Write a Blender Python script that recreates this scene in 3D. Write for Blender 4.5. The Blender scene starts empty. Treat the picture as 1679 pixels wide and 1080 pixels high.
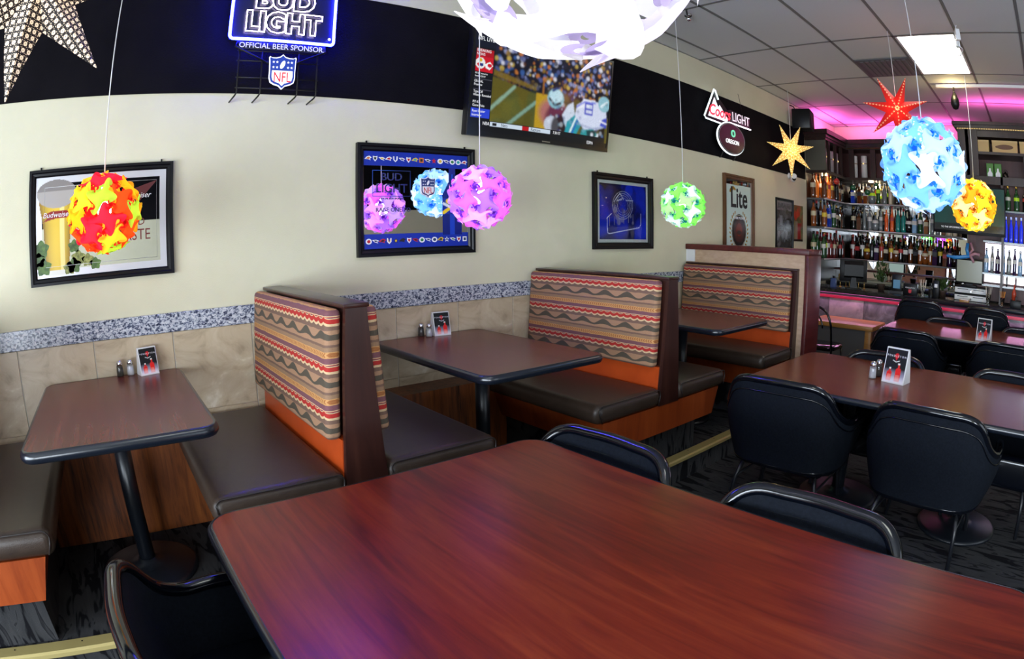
import bpy, bmesh, math, random
import numpy as np
from mathutils import Vector, Matrix

random.seed(7)
R = math.radians
PI = math.pi
S = bpy.context.scene
COL = S.collection

# ------------------------------------------------------------------ camera
def make_camera():
    yaw, pitch, roll = R(38.8715), R(-9.125), R(-0.4785)
    f_px = 980.41
    cd = bpy.data.cameras.new('camera')
    cd.type = 'PANO'
    cd.panorama_type = 'FISHEYE_EQUISOLID'
    cd.sensor_width = 36.0
    cd.sensor_fit = 'HORIZONTAL'
    cd.fisheye_lens = f_px / 1679 * 36.0
    cd.fisheye_fov = PI
    cd.clip_start = 0.02
    cam = bpy.data.objects.new('camera', cd)
    COL.objects.link(cam)
    sy, cy, sp, cp = math.sin(yaw), math.cos(yaw), math.sin(pitch), math.cos(pitch)
    fwd = Vector((cp * sy, cp * cy, sp)); up0 = Vector((-sp * sy, -sp * cy, cp)); ri0 = Vector((cy, -sy, 0))
    ri = ri0 * math.cos(roll) + up0 * math.sin(roll)
    up = -ri0 * math.sin(roll) + up0 * math.cos(roll)
    m = Matrix.Identity(4)
    for i in range(3):
        m[i][0], m[i][1], m[i][2] = ri[i], up[i], -fwd[i]
    m[0][3], m[1][3], m[2][3] = 0.0, -3.0, 1.5
    cam.matrix_world = m
    S.camera = cam
make_camera()

# ------------------------------------------------------------------ world, daylight, exposure
S.view_settings.view_transform = 'Standard'
S.view_settings.look = 'None'
S.view_settings.gamma = 1.0
S.view_settings.use_curve_mapping = False
S.view_settings.exposure = 0.0
W = bpy.data.worlds.new('world'); S.world = W
W.use_nodes = True
W.node_tree.nodes['Background'].inputs[0].default_value = (0.75, 0.85, 1.0, 1)
W.node_tree.nodes['Background'].inputs[1].default_value = 1.0

def area(name, loc, rot, sx, sy, power, color, spread=PI):
    l = bpy.data.lights.new(name, 'AREA'); l.shape = 'RECTANGLE'
    l.size, l.size_y, l.energy, l.color, l.spread = sx, sy, power, color, spread
    o = bpy.data.objects.new(name, l); COL.objects.link(o)
    o.location = loc; o.rotation_euler = rot
    return o
# daylight entering through the storefront windows in the left wall and the front wall; the last lamp is added fill
area('daylight_left', (-3.19, -3.5, 1.08), (0, R(-90), 0), 1.5, 4.3, 350, (0.78, 0.88, 1.0))
area('daylight_front', (2.85, -6.98, 1.75), (R(90), 0, 0), 2.8, 2.2, 30, (0.78, 0.88, 1.0))
area('fill_front_left', (-2.3, -6.98, 1.1), (R(90), 0, 0), 1.5, 1.5, 140, (0.80, 0.89, 1.0))  # added fill from behind left, softens the orange lamp's shadow on the wall

# ------------------------------------------------------------------ helpers
def link(o): COL.objects.link(o); return o
def obj(name, me, mat=None, parent=None, loc=None, rot=None):
    o = bpy.data.objects.new(name, me); link(o)
    if mat is not None and me is not None and hasattr(me, 'materials'):
        if isinstance(mat, (list, tuple)):
            if not me.materials:
                for m in mat: me.materials.append(m)
        elif not me.materials: me.materials.append(mat)
        elif me.materials[0] is not mat:
            o.material_slots[0].link = 'OBJECT'; o.material_slots[0].material = mat
    if loc is not None: o.location = loc
    if rot is not None: o.rotation_euler = rot
    if parent is not None: o.parent = parent
    return o
def tag(o, label=None, cat=None, group=None, kind=None):
    if label: o['label'] = label
    if cat: o['category'] = cat
    if group: o['group'] = group
    if kind: o['kind'] = kind
    return o
def thing(name, label, cat, loc=(0, 0, 0), rz=0.0, group=None):
    o = bpy.data.objects.new(name, None); link(o); o.empty_display_size = .05
    o.location = loc; o.rotation_euler = (0, 0, rz)
    return tag(o, label, cat, group)
def copy_tree(o, parent=None):
    c = o.copy(); link(c); c.parent = parent
    for ch in list(o.children): copy_tree(ch, c)
    return c

class MB:
    """collects faces for one mesh"""
    def __init__(s): s.v, s.f, s.m, s.sm = [], [], [], []
    def add(s, vs, fs, mi=0, smooth=False):
        b = len(s.v); s.v += [tuple(p) for p in vs]
        for f in fs: s.f.append([i + b for i in f]); s.m.append(mi); s.sm.append(smooth)
        return s
    def box(s, x0, y0, z0, x1, y1, z1, mi=0):
        return s.add([(x0,y0,z0),(x1,y0,z0),(x1,y1,z0),(x0,y1,z0),(x0,y0,z1),(x1,y0,z1),(x1,y1,z1),(x0,y1,z1)],
                     [(0,3,2,1),(4,5,6,7),(0,1,5,4),(1,2,6,5),(2,3,7,6),(3,0,4,7)], mi)
    def prism(s, pts, lo, hi, axis='y', mi=0, smooth=False):
        """polygon pts extruded along axis; for 'y' pts are (x,z), for 'z' (x,y), for 'x' (y,z)"""
        n = len(pts)
        def P(p, t):
            return {'y': (p[0], t, p[1]), 'z': (p[0], p[1], t), 'x': (t, p[0], p[1])}[axis]
        vs = [P(p, lo) for p in pts] + [P(p, hi) for p in pts]
        s.add(vs, [], mi)
        b = len(s.v) - 2 * n
        def F(ix, sm=False): s.f.append([b + i for i in ix]); s.m.append(mi); s.sm.append(sm)
        F(range(n)); F(range(2 * n - 1, n - 1, -1))
        for i in range(n):
            j = (i + 1) % n; F((i, i + n, j + n, j), smooth)
        return s
    def lathe(s, prof, n=16, c=(0, 0, 0), mi=0, smooth=True, mis=None, cap=True):
        b = len(s.v)
        for r, z in prof:
            for k in range(n):
                a = 2 * PI * k / n; s.v.append((c[0] + r * math.cos(a), c[1] + r * math.sin(a), c[2] + z))
        for i in range(len(prof) - 1):
            for k in range(n):
                k2 = (k + 1) % n
                s.f.append([b + i*n + k, b + i*n + k2, b + (i+1)*n + k2, b + (i+1)*n + k])
                s.m.append(mis[i] if mis else mi); s.sm.append(smooth)
        if cap:
            s.f.append([b + k for k in range(n - 1, -1, -1)]); s.m.append(mis[0] if mis else mi); s.sm.append(False)
            t = b + (len(prof) - 1) * n
            s.f.append([t + k for k in range(n)]); s.m.append(mis[-1] if mis else mi); s.sm.append(False)
        return s
    def tube(s, path, r, n=8, closed=False, mi=0, cap=True):
        P = [Vector(p) for p in path]; b = len(s.v); N = len(P)
        up = None
        for i in range(N):
            if closed: t = (P[(i+1) % N] - P[i-1])
            else: t = P[min(i+1, N-1)] - P[max(i-1, 0)]
            t.normalize()
            if up is None:
                up = Vector((0, 0, 1)) if abs(t.z) < .9 else Vector((1, 0, 0))
            a = t.cross(up)
            if a.length < 1e-6: a = t.orthogonal()
            a.normalize(); up = a.cross(t).normalized()
            rr = r[i] if isinstance(r, (list, tuple)) else r
            for k in range(n):
                th = 2 * PI * k / n
                s.v.append(tuple(P[i] + a * (rr * math.cos(th)) + up * (rr * math.sin(th))))
        for i in range(N if closed else N - 1):
            j = (i + 1) % N
            for k in range(n):
                k2 = (k + 1) % n
                s.f.append([b + i*n + k, b + i*n + k2, b + j*n + k2, b + j*n + k]); s.m.append(mi); s.sm.append(True)
        if not closed and cap:
            s.f.append([b + k for k in range(n - 1, -1, -1)]); s.m.append(mi); s.sm.append(False)
            s.f.append([b + (N-1)*n + k for k in range(n)]); s.m.append(mi); s.sm.append(False)
        return s
    def mesh(s, name, mats=None):
        me = bpy.data.meshes.new(name); me.from_pydata(s.v, [], s.f)
        me.polygons.foreach_set('material_index', s.m); me.polygons.foreach_set('use_smooth', s.sm)
        bm = bmesh.new(); bm.from_mesh(me); bmesh.ops.recalc_face_normals(bm, faces=bm.faces); bm.to_mesh(me); bm.free()
        if mats:
            for m in mats: me.materials.append(m)
        me.update(); return me
    def build(s, name, mat, parent=None, loc=None, rot=None):
        if isinstance(mat, (list, tuple)): return obj(name, s.mesh(name, mat), None, parent, loc, rot)
        return obj(name, s.mesh(name), mat, parent, loc, rot)

def box(name, x0, y0, z0, x1, y1, z1, mat, parent=None, r=0.0, seg=2):
    me = MB().box(x0, y0, z0, x1, y1, z1).mesh(name)
    if r > 0: bevel(me, r, seg)
    return obj(name, me, mat, parent)
def bevel(me, r, seg=2, smooth=True):
    bm = bmesh.new(); bm.from_mesh(me)
    bmesh.ops.bevel(bm, geom=bm.edges[:], offset=r, segments=seg, affect='EDGES', profile=.5, clamp_overlap=True)
    if smooth:
        for f in bm.faces: f.smooth = True
    bm.to_mesh(me); bm.free()
    if smooth: sharp(me)
def sharp(me, ang=R(35)):
    bm = bmesh.new(); bm.from_mesh(me)
    for e in bm.edges:
        e.smooth = len(e.link_faces) == 2 and e.calc_face_angle(0) < ang
    bm.to_mesh(me); bm.free()
def rrect(x0, y0, x1, y1, r, n=5):
    pts = []
    for cx, cy, a0 in ((x1-r, y1-r, 0), (x0+r, y1-r, 90), (x0+r, y0+r, 180), (x1-r, y0+r, 270)):
        for k in range(n + 1):
            a = R(a0 + 90 * k / n); pts.append((cx + r*math.cos(a), cy + r*math.sin(a)))
    return pts
def catmull(pts, n=6, closed=False):
    P = [np.array(p, float) for p in pts]; out = []; N = len(P)
    for i in range(N if closed else N - 1):
        p0, p1, p2, p3 = (P[(i-1) % N], P[i], P[(i+1) % N], P[(i+2) % N]) if closed else (P[max(i-1,0)], P[i], P[i+1], P[min(i+2,N-1)])
        for k in range(n):
            t = k / n
            out.append(tuple(.5*((2*p1)+(-p0+p2)*t+(2*p0-5*p1+4*p2-p3)*t*t+(-p0+3*p1-3*p2+p3)*t**3)))
    if not closed: out.append(tuple(P[-1]))
    return out
def text_mesh(body, size, extrude=0.001, bev=0.0, outline=False, align='CENTER', xs=1.0, shear=0.0, grow=0.0):
    cu = bpy.data.curves.new('text', 'FONT'); cu.body = body; cu.size = size
    cu.offset = grow; cu.align_x = align; cu.align_y = 'CENTER'; cu.resolution_u = 3; cu.shear = shear
    if outline:
        cu.fill_mode = 'NONE'; cu.bevel_depth = bev; cu.bevel_resolution = 2
    else:
        cu.extrude = extrude; cu.bevel_depth = bev
    o = bpy.data.objects.new('text', cu); link(o); o.scale = (xs, 1, 1)
    dg = bpy.context.evaluated_depsgraph_get()
    me = bpy.data.meshes.new_from_object(o.evaluated_get(dg))
    bpy.data.objects.remove(o); bpy.data.curves.remove(cu)
    for v in me.vertices: v.co.x *= xs
    me.materials.clear()
    return me
def wall_text(name, body, size, x, y, z, mat, parent, **k):
    """text on a plane facing -y"""
    return obj(name, text_mesh(body, size, **k), mat, parent, (x, y, z), (R(90), 0, 0))

# ------------------------------------------------------------------ materials
MATS = {}
def nodes(name):
    m = bpy.data.materials.new(name); m.use_nodes = True
    nt = m.node_tree; MATS[name] = m
    return m, nt, nt.nodes, nt.links, nt.nodes['Principled BSDF']
def mat(name, col, rough=.5, metal=0., spec=.5, coat=0., emit=None, es=0., trans=0., sheen=0.):
    if name in MATS: return MATS[name]
    m, nt, N, L, b = nodes(name)
    b.inputs['Base Color'].default_value = (*col, 1); b.inputs['Roughness'].default_value = rough
    b.inputs['Metallic'].default_value = metal; b.inputs['Specular IOR Level'].default_value = spec
    b.inputs['Coat Weight'].default_value = coat; b.inputs['Coat Roughness'].default_value = .1
    b.inputs['Transmission Weight'].default_value = trans
    if emit: b.inputs['Emission Color'].default_value = (*emit, 1); b.inputs['Emission Strength'].default_value = es
    return m
def texco(N, L, scale=(1, 1, 1), loc=(0, 0, 0), rot=(0, 0, 0)):
    t = N.new('ShaderNodeTexCoord'); mp = N.new('ShaderNodeMapping')
    mp.inputs['Scale'].default_value = scale; mp.inputs['Location'].default_value = loc; mp.inputs['Rotation'].default_value = rot
    L.new(t.outputs['Object'], mp.inputs['Vector']); return mp.outputs[0]
def ramp(N, L, fac, stops, interp='LINEAR'):
    r = N.new('ShaderNodeValToRGB'); r.color_ramp.interpolation = interp
    e = r.color_ramp.elements
    while len(e) < len(stops): e.new(.5)
    for i, (p, c) in enumerate(stops): e[i].position = p; e[i].color = (*c, 1)
    L.new(fac, r.inputs[0]); return r.outputs[0]
def noise(N, L, vec, scale, detail=4, rough=.55, dist=0.):
    n = N.new('ShaderNodeTexNoise'); n.inputs['Scale'].default_value = scale; n.inputs['Detail'].default_value = detail
    n.inputs['Roughness'].default_value = rough; n.inputs['Distortion'].default_value = dist
    L.new(vec, n.inputs['Vector']); return n.outputs[0]
def bump(N, L, h, b, strength=.2, dist=.01):
    bp = N.new('ShaderNodeBump'); bp.inputs['Strength'].default_value = strength; bp.inputs['Distance'].default_value = dist
    L.new(h, bp.inputs['Height']); L.new(bp.outputs[0], b.inputs['Normal'])
def mth(N, L, op, a, b=None, c=None):
    n = N.new('ShaderNodeMath'); n.operation = op
    for i, x in enumerate((a, b, c)):
        if x is None: continue
        if isinstance(x, (int, float)): n.inputs[i].default_value = x
        else: L.new(x, n.inputs[i])
    return n.outputs[0]
def mixc(N, L, fac, a, b):
    n = N.new('ShaderNodeMix'); n.data_type = 'RGBA'
    if isinstance(fac, float): n.inputs[0].default_value = fac
    else: L.new(fac, n.inputs[0])
    for i, x in ((6, a), (7, b)):
        if isinstance(x, tuple): n.inputs[i].default_value = (*x, 1)
        else: L.new(x, n.inputs[i])
    return n.outputs[2]

def noise_mat(name, stops, scale, rough, mscale=(1, 1, 1), detail=5, dist=0., bmp=0., bscale=None, spec=.5, coat=0., nr=.6):
    if name in MATS: return MATS[name]
    m, nt, N, L, b = nodes(name)
    v = texco(N, L, mscale); n = noise(N, L, v, scale, detail, nr, dist)
    L.new(ramp(N, L, n, stops), b.inputs['Base Color'])
    b.inputs['Roughness'].default_value = rough; b.inputs['Specular IOR Level'].default_value = spec
    b.inputs['Coat Weight'].default_value = coat; b.inputs['Coat Roughness'].default_value = .12
    if bmp: bump(N, L, noise(N, L, texco(N, L), bscale or scale, 3), b, bmp)
    return m
def wood(name, dark, mid, lite, along='y', rough=.35, scale=9., coat=0., stretch=14., spec=.5):
    if name in MATS: return MATS[name]
    m, nt, N, L, b = nodes(name)
    sc = {'x': (1/stretch, 1, 1), 'y': (1, 1/stretch, 1), 'z': (1, 1, 1/stretch)}[along]
    v = texco(N, L, sc); n = noise(N, L, v, scale * 2.2, 6, .65, .7)
    n2 = noise(N, L, v, scale * .5, 2)
    f = mth(N, L, 'ADD', mth(N, L, 'MULTIPLY', n, .65), mth(N, L, 'MULTIPLY', n2, .35))
    L.new(ramp(N, L, f, [(.34, dark), (.5, mid), (.66, lite)]), b.inputs['Base Color'])
    b.inputs['Roughness'].default_value = rough; b.inputs['Coat Weight'].default_value = coat
    b.inputs['Coat Roughness'].default_value = .2; b.inputs['Specular IOR Level'].default_value = spec
    return m
def vcol(name, rough=.4, emit=0., spec=.4):
    if name in MATS: return MATS[name]
    m, nt, N, L, b = nodes(name)
    a = N.new('ShaderNodeVertexColor'); a.layer_name = 'Col'
    if emit:
        b.inputs['Base Color'].default_value = (.01, .01, .01, 1)
        L.new(a.outputs[0], b.inputs['Emission Color']); b.inputs['Emission Strength'].default_value = emit
    else: L.new(a.outputs[0], b.inputs['Base Color'])
    b.inputs['Roughness'].default_value = rough; b.inputs['Specular IOR Level'].default_value = spec
    return m

m_wall = noise_mat('painted_cream_wall', [(.3, (.64, .61, .44)), (.7, (.69, .655, .48))], 3, .62, bmp=.12, bscale=160, spec=.3)
m_band = noise_mat('painted_black_wall', [(.3, (.0035, .003, .0045)), (.7, (.007, .006, .008))], 4, .8, bmp=.25, bscale=140, spec=.08)
m_tile = noise_mat('beige_stone_tile', [(.28, (.34, .26, .17)), (.45, (.52, .42, .29)), (.6, (.60, .51, .37)), (.68, (.72, .65, .52))], 3.4, .28, (1, 1, 1.7), 7, 1.6, nr=.6)
m_grout = mat('pale_grout', (.55, .52, .46), .8)
m_granite = noise_mat('speckled_granite', [(.36, (.02, .025, .05)), (.45, (.12, .14, .21)), (.52, (.44, .47, .54)), (.66, (.66, .67, .70))], 60, .2, (1, 1, 1.4), 4, .8)
m_ceil = noise_mat('ceiling_tile_white', [(.3, (.58, .58, .58)), (.7, (.65, .65, .645))], 120, .85, bmp=.15, bscale=160, spec=.2)
m_grid = mat('ceiling_grid', (.16, .16, .155), .6)
m_white = mat('white_plastic', (.8, .8, .8), .4)
m_black = mat('black_plastic', (.005, .005, .006), .35, spec=.25)
m_blackm = mat('black_metal', (.008, .009, .012), .32)
m_tube_blk = mat('black_satin_pedestal', (.006, .008, .012), .35)
m_vinyl = noise_mat('brown_vinyl', [(.3, (.036, .023, .016)), (.7, (.048, .031, .022))], 30, .36, bmp=.12, bscale=260)
m_piping = mat('brown_vinyl_piping', (.02, .014, .012), .4)
m_rim = mat('black_gloss_vinyl', (.002, .003, .006), .12, spec=.65)
m_cfab = noise_mat('black_fabric', [(.3, (.004, .006, .010)), (.7, (.008, .011, .018))], 90, .75, bmp=.2, bscale=300, spec=.12)
m_redwood = wood('bench_base_wood', (.19, .028, .006), (.28, .048, .009), (.36, .07, .014), 'z', .3)
m_orange = noise_mat('orange_laminate', [(.3, (.44, .055, .008)), (.7, (.54, .075, .012))], 8, .3)
m_mahog = wood('dark_mahogany', (.018, .006, .005), (.035, .011, .008), (.055, .018, .012), 'z', .3)
m_big = wood('red_mahogany_laminate', (.085, .006, .003), (.18, .016, .005), (.255, .036, .010), 'y', .30, 13., spec=.34)
m_rtab = wood('brown_mahogany_laminate', (.11, .020, .007), (.185, .040, .012), (.24, .06, .018), 'y', .24, 8., spec=.5)
m_booth = wood('booth_table_laminate', (.09, .018, .013), (.145, .032, .021), (.19, .046, .03), 'y', .27, 12., spec=.3)
m_edge = mat('dark_blue_black_edge', (.006, .009, .016), .25, spec=.8)
m_brass = mat('brass_nosing', (.42, .34, .13), .42, .35)
m_redtrim = wood('red_stained_wood', (.05, .006, .006), (.09, .012, .011), (.13, .02, .016), 'x', .35)
m_peach = noise_mat('peach_panel', [(.3, (.46, .30, .19)), (.7, (.58, .40, .27))], 14, .5, (1, 1, 3), 5)
m_kick = wood('oak_grain_panel', (.03, .009, .003), (.20, .052, .009), (.31, .09, .016), 'z', .4, 20., stretch=12)
m_oak = wood('golden_oak', (.30, .13, .03), (.42, .20, .05), (.50, .26, .08), 'y', .35)
m_chrome = mat('chrome', (.7, .7, .72), .15, 1.)
m_mirror = mat('mirror_glass', (.86, .87, .88), .01, 1.)
m_alum = mat('brushed_shelf_edge', (.62, .62, .62), .35, .7)
m_cab = wood('dark_cabinet_wood', (.012, .006, .005), (.026, .012, .009), (.04, .02, .014), 'z', .35)
m_cabin = wood('cabinet_back', (.07, .022, .02), (.10, .032, .028), (.13, .045, .04), 'z', .45)
m_counter = noise_mat('dark_bar_top', [(.3, (.010, .010, .011)), (.7, (.022, .022, .023))], 20, .22)
m_glass = mat('clear_glass', (.95, .97, .97), .02, trans=1.)
m_paper = mat('white_card', (.78, .78, .80), .5)
m_led = mat('lit_diffuser', (.9, .9, .9), .5, emit=(.95, 1, .90), es=7.5)
m_cord = mat('white_cord', (.75, .74, .72), .5)

def carpet():
    m, nt, N, L, b = nodes('streaked_carpet')
    v = texco(N, L, (1.0, .2, .24), rot=(0, 0, R(18)))
    n = noise(N, L, v, 19, 2, .45, 1.0)
    v2 = texco(N, L); g = noise(N, L, v2, 420, 2, .6)
    st = ramp(N, L, n, [(.40, (.006, .006, .008)), (.44, (.045, .046, .048)), (.62, (.062, .062, .064)), (.65, (.012, .012, .014)), (.72, (.05, .05, .053))])
    c = mixc(N, L, mth(N, L, 'MULTIPLY', g, .55), st, (.012, .012, .014))
    L.new(c, b.inputs['Base Color']); b.inputs['Roughness'].default_value = .95; b.inputs['Specular IOR Level'].default_value = .1
    bump(N, L, g, b, .5, .01); return m
m_carpet = carpet()

def upholstery():
    m, nt, N, L, b = nodes('striped_upholstery')
    t = N.new('ShaderNodeTexCoord'); sp = N.new('ShaderNodeSeparateXYZ'); L.new(t.outputs['Object'], sp.inputs[0])
    u, z = sp.outputs[1], sp.outputs[2]
    nv = noise(N, L, t.outputs['Object'], 22, 3)
    wob = mth(N, L, 'MULTIPLY', mth(N, L, 'SUBTRACT', nv, .5), .006)
    zz = mth(N, L, 'ADD', z, wob)
    f0 = mth(N, L, 'FRACT', mth(N, L, 'DIVIDE', mth(N, L, 'SUBTRACT', 1.115, zz), .168))
    # scalloped lower edges
    sc = mth(N, L, 'MULTIPLY', mth(N, L, 'ABSOLUTE', mth(N, L, 'SINE', mth(N, L, 'MULTIPLY', u, PI / .05))), .05)
    inred = mth(N, L, 'MULTIPLY', mth(N, L, 'GREATER_THAN', f0, .33), mth(N, L, 'LESS_THAN', f0, .52))
    f = mth(N, L, 'SUBTRACT', f0, mth(N, L, 'MULTIPLY', sc, inred))
    tan, braid, mauve, cream, red, taupe, salmon = (.30, .18, .105), (.58, .30, .11), (.19, .075, .09), (.66, .46, .26), (.44, .026, .022), (.18, .105, .075), (.38, .215, .125)
    c = ramp(N, L, f, [(0, tan), (.05, braid), (.18, mauve), (.30, cream), (.318, red), (.415, cream), (.465, taupe), (.60, salmon), (.90, taupe), (.955, tan)], 'CONSTANT')
    # braid weave
    br = mth(N, L, 'MULTIPLY', mth(N, L, 'GREATER_THAN', f0, .07), mth(N, L, 'LESS_THAN', f0, .16))
    w = mth(N, L, 'ADD', mth(N, L, 'MULTIPLY', u, 2 * PI / .016), mth(N, L, 'MULTIPLY', mth(N, L, 'ABSOLUTE', mth(N, L, 'SUBTRACT', f0, .115)), 60.))
    bm_ = mth(N, L, 'MULTIPLY', br, mth(N, L, 'GREATER_THAN', mth(N, L, 'SINE', w), .1))
    c = mixc(N, L, bm_, c, (.36, .13, .04))
    # olive wave
    ph = mth(N, L, 'MULTIPLY', u, 2 * PI / .165)
    wc = mth(N, L, 'ADD', mth(N, L, 'MULTIPLY', mth(N, L, 'SINE', ph), .06), .755)
    th = mth(N, L, 'ADD', mth(N, L, 'MULTIPLY', mth(N, L, 'SINE', ph), -.03), .058)
    wm = mth(N, L, 'LESS_THAN', mth(N, L, 'ABSOLUTE', mth(N, L, 'SUBTRACT', f0, wc)), th)
    c = mixc(N, L, wm, c, (.085, .07, .05))
    # red diamonds
    g = noise(N, L, t.outputs['Object'], 260, 2)
    c = mixc(N, L, mth(N, L, 'MULTIPLY', mth(N, L, 'SUBTRACT', g, .35), .55), c, (.10, .06, .045))
    L.new(c, b.inputs['Base Color']); b.inputs['Roughness'].default_value = .75; b.inputs['Specular IOR Level'].default_value = .25
    bump(N, L, g, b, .25, .004); return m
m_fab = upholstery()

# ================================================================== SETTING
FL, PL, CE = 0.0, 0.17, 3.19          # lower floor, booth platform, ceiling
XL, XR, YF = -3.2, 8.42, -7.0          # left wall, bar wall, front wall
def struct(o): o['kind'] = 'structure'; return o

struct(box('floor', XL, YF, -.1, XR, 0, FL, m_carpet))
pf = struct(box('floor_platform', XL, -1.055, 0.0, 4.66, 0, PL, m_carpet))
def nosing():
    m = MB()
    m.prism([(-1.085, PL - .022), (-1.083, PL - .006), (-1.075, PL + .003), (-1.02, PL + .006), (-1.02, PL + .0005), (-1.054, PL + .0005), (-1.054, PL - .026), (-1.075, PL - .03)], XL + .01, 4.64, 'x')
    o = m.build('trim_1', m_brass); struct(o); tag(o, 'brass step nosing along the carpeted booth platform edge')
    for k in range(24):
        x = -2.9 + k * .31
        if x > 4.6: break
        obj('screw', screw_me, m_black, o, (x, -1.04, PL + .0062))
screw_me = MB().lathe([(.004, 0), (.004, .0008)], 8).mesh('screw')
nosing()

wb = struct(box('wall_back', XL - .1, 0, 0, XR + .1, .12, CE, m_wall))
box('black_band', XL, -.004, 2.276, 7.17, 0, 2.90, m_band, wb)
box('grout', XL, -.006, PL, 4.40, 0, 1.10, m_grout, wb)
tile_me = MB().box(-.2095, -.013, -.2035, .2095, 0, .2035).mesh('wall_tile'); bevel(tile_me, .0015, 1, False); tile_me.materials.append(m_tile)
xk = .291 - .425 * 8
while xk < 4.3:
    for zc in (.895, .487):
        w = min(.4225, 4.40 - xk)
        t = obj('wall_tile', tile_me, None, wb, (xk + w / 2 + .0012, 0, zc)); t.scale.x = w / .4225
    xk += .425
for a, b_ in ((XL, -.9), (-.9, 1.19), (1.19, 3.2), (3.2, 4.40)):
    box('granite_strip', a + .001, -.02, 1.10, b_ - .001, 0, 1.193, m_granite, wb, .002, 1)
wr = struct(box('wall_right', XR, YF, 0, XR + .12, 0, CE, m_wall))
# left wall with a storefront window opening, front wall with another
def wall_with_opening(name, horizontal, pos, a0, a1, o0, o1, z0, z1):
    m = MB()
    for (p, q, r, s) in ((a0, o0, 0, CE), (o1, a1, 0, CE), (o0, o1, 0, z0), (o0, o1, z1, CE)):
        if horizontal: m.box(p, pos - .12, r, q, pos, s)
        else: m.box(pos - .12, p, r, pos, q, s)
    return struct(m.build(name, m_wall))
wl = wall_with_opening('wall_left', False, XL, YF, 0, -5.7, -1.3, .3, 1.86)
def front_wall():
    m = MB(); y0, y1 = YF - .12, YF
    for x0, x1, z0, z1 in ((XL, -3.1, 0, CE), (-3.1, -1.5, 0, .3), (-3.1, -1.5, 1.86, CE), (-1.5, 1.4, 0, CE), (1.4, 4.3, 0, .6), (1.4, 4.3, 2.9, CE), (4.3, XR, 0, CE)): m.box(x0, y0, z0, x1, y1, z1)
    return struct(m.build('wall_front', m_wall))
wf = front_wall()
for a, b_ in ((XL, 1.4), (4.3, XR)): box('black_band', a, YF, 2.0, b_, YF + .004, 2.90, m_band, wf)
box('wood_wainscot', -1.5, YF, 0, 1.4, YF + .02, 1.15, m_mahog, wf)
def window(name, horizontal, pos, o0, o1, z0, z1):
    fr = MB(); pn = MB(); n = 3
    def bx(m, a, b_, c, d, t0=-.09, t1=-.03):
        if horizontal: m.box(a, pos + t0, c, b_, pos + t1, d)
        else: m.box(pos + t0, a, c, pos + t1, b_, d)
    bx(fr, o0, o1, z0, z0 + .06); bx(fr, o0, o1, z1 - .06, z1)
    for k in range(n + 1):
        c = o0 + (o1 - o0) * k / n; c = min(max(c, o0 + .03), o1 - .03); bx(fr, c - .03, c + .03, z0, z1)
    w = struct(fr.build(name, m_blackm))
    for k in range(n):
        a = o0 + (o1 - o0) * k / n + .03; b_ = o0 + (o1 - o0) * (k + 1) / n - .03
        q = MB(); bx(q, a, b_, z0 + .06, z1 - .06, -.115, -.109); q.build('pane', m_glass, w)
window('window_1', False, XL, -5.7, -1.3, .3, 1.86)
window('window_2', True, YF, 1.4, 4.3, .6, 2.9)
window('added_window_3', True, YF, -3.1, -1.5, .3, 1.86)  # unseen window added as the opening for the front-left fill

# ceiling of lay-in tiles
ceil = struct(box('ceiling', XL - .1, YF - .1, CE + .012, XR + .1, .1, CE + .1, m_ceil))
xs = [4.70 + 1.18 * k for k in range(-7, 4)]; xs = [XL] + [x for x in xs if XL + .05 < x < XR - .05] + [XR]
ys = [-.22 - .573 * k for k in range(13)]; ys = [0] + [y for y in ys if y > YF + .05] + [YF]
lights_at = [(5.29, -2.22), (.57, -2.80)]
tile_u = MB().box(-.5, -.5, 0, .5, .5, .008).mesh('ceiling_tile'); tile_u.materials.append(m_ceil)
lamp_cells = []
for i in range(len(xs) - 1):
    for j in range(len(ys) - 1):
        cx, cy = (xs[i] + xs[i+1]) / 2, (ys[j] + ys[j+1]) / 2
        sx, sy = xs[i+1] - xs[i] - .026, ys[j] - ys[j+1] - .026
        if any(abs(cx - a) < .3 and abs(cy - b_) < .2 for a, b_ in lights_at):
            lamp_cells.append((cx, cy, sx, sy)); continue
        if abs(cx - 5.29) < .2 and abs(cy + 1.65) < .2:      # half of this cell is a vent
            t = obj('ceiling_tile', tile_u, None, ceil, (cx - sx / 4 - .006, cy, CE + .003)); t.scale = (sx / 2 - .012, sy, 1); continue
        t = obj('ceiling_tile', tile_u, None, ceil, (cx, cy, CE + .003)); t.scale = (sx, sy, 1)
g = MB()
for x in xs[1:-1]: g.box(x - .012, YF, CE, x + .012, 0, CE + .012)
for y in ys[1:-1]: g.box(XL, y - .012, CE, XR, y + .012, CE + .0115)
g.build('ceiling_grid', m_grid, ceil)
vent = thing('ceiling_vent', 'grey ceiling air vent beside the lit ceiling panel', 'vent', (5.585, -1.652, CE))
box('frame', -.285, -.27, -.004, .285, .27, .004, mat('vent_grey', (.10, .10, .105), .5), vent)
for k in range(9):
    box('slat', -.25, -.24 + k * .054, -.009, .25, -.205 + k * .054, -.004, mat('vent_slat', (.14, .14, .145), .5), vent)
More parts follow.
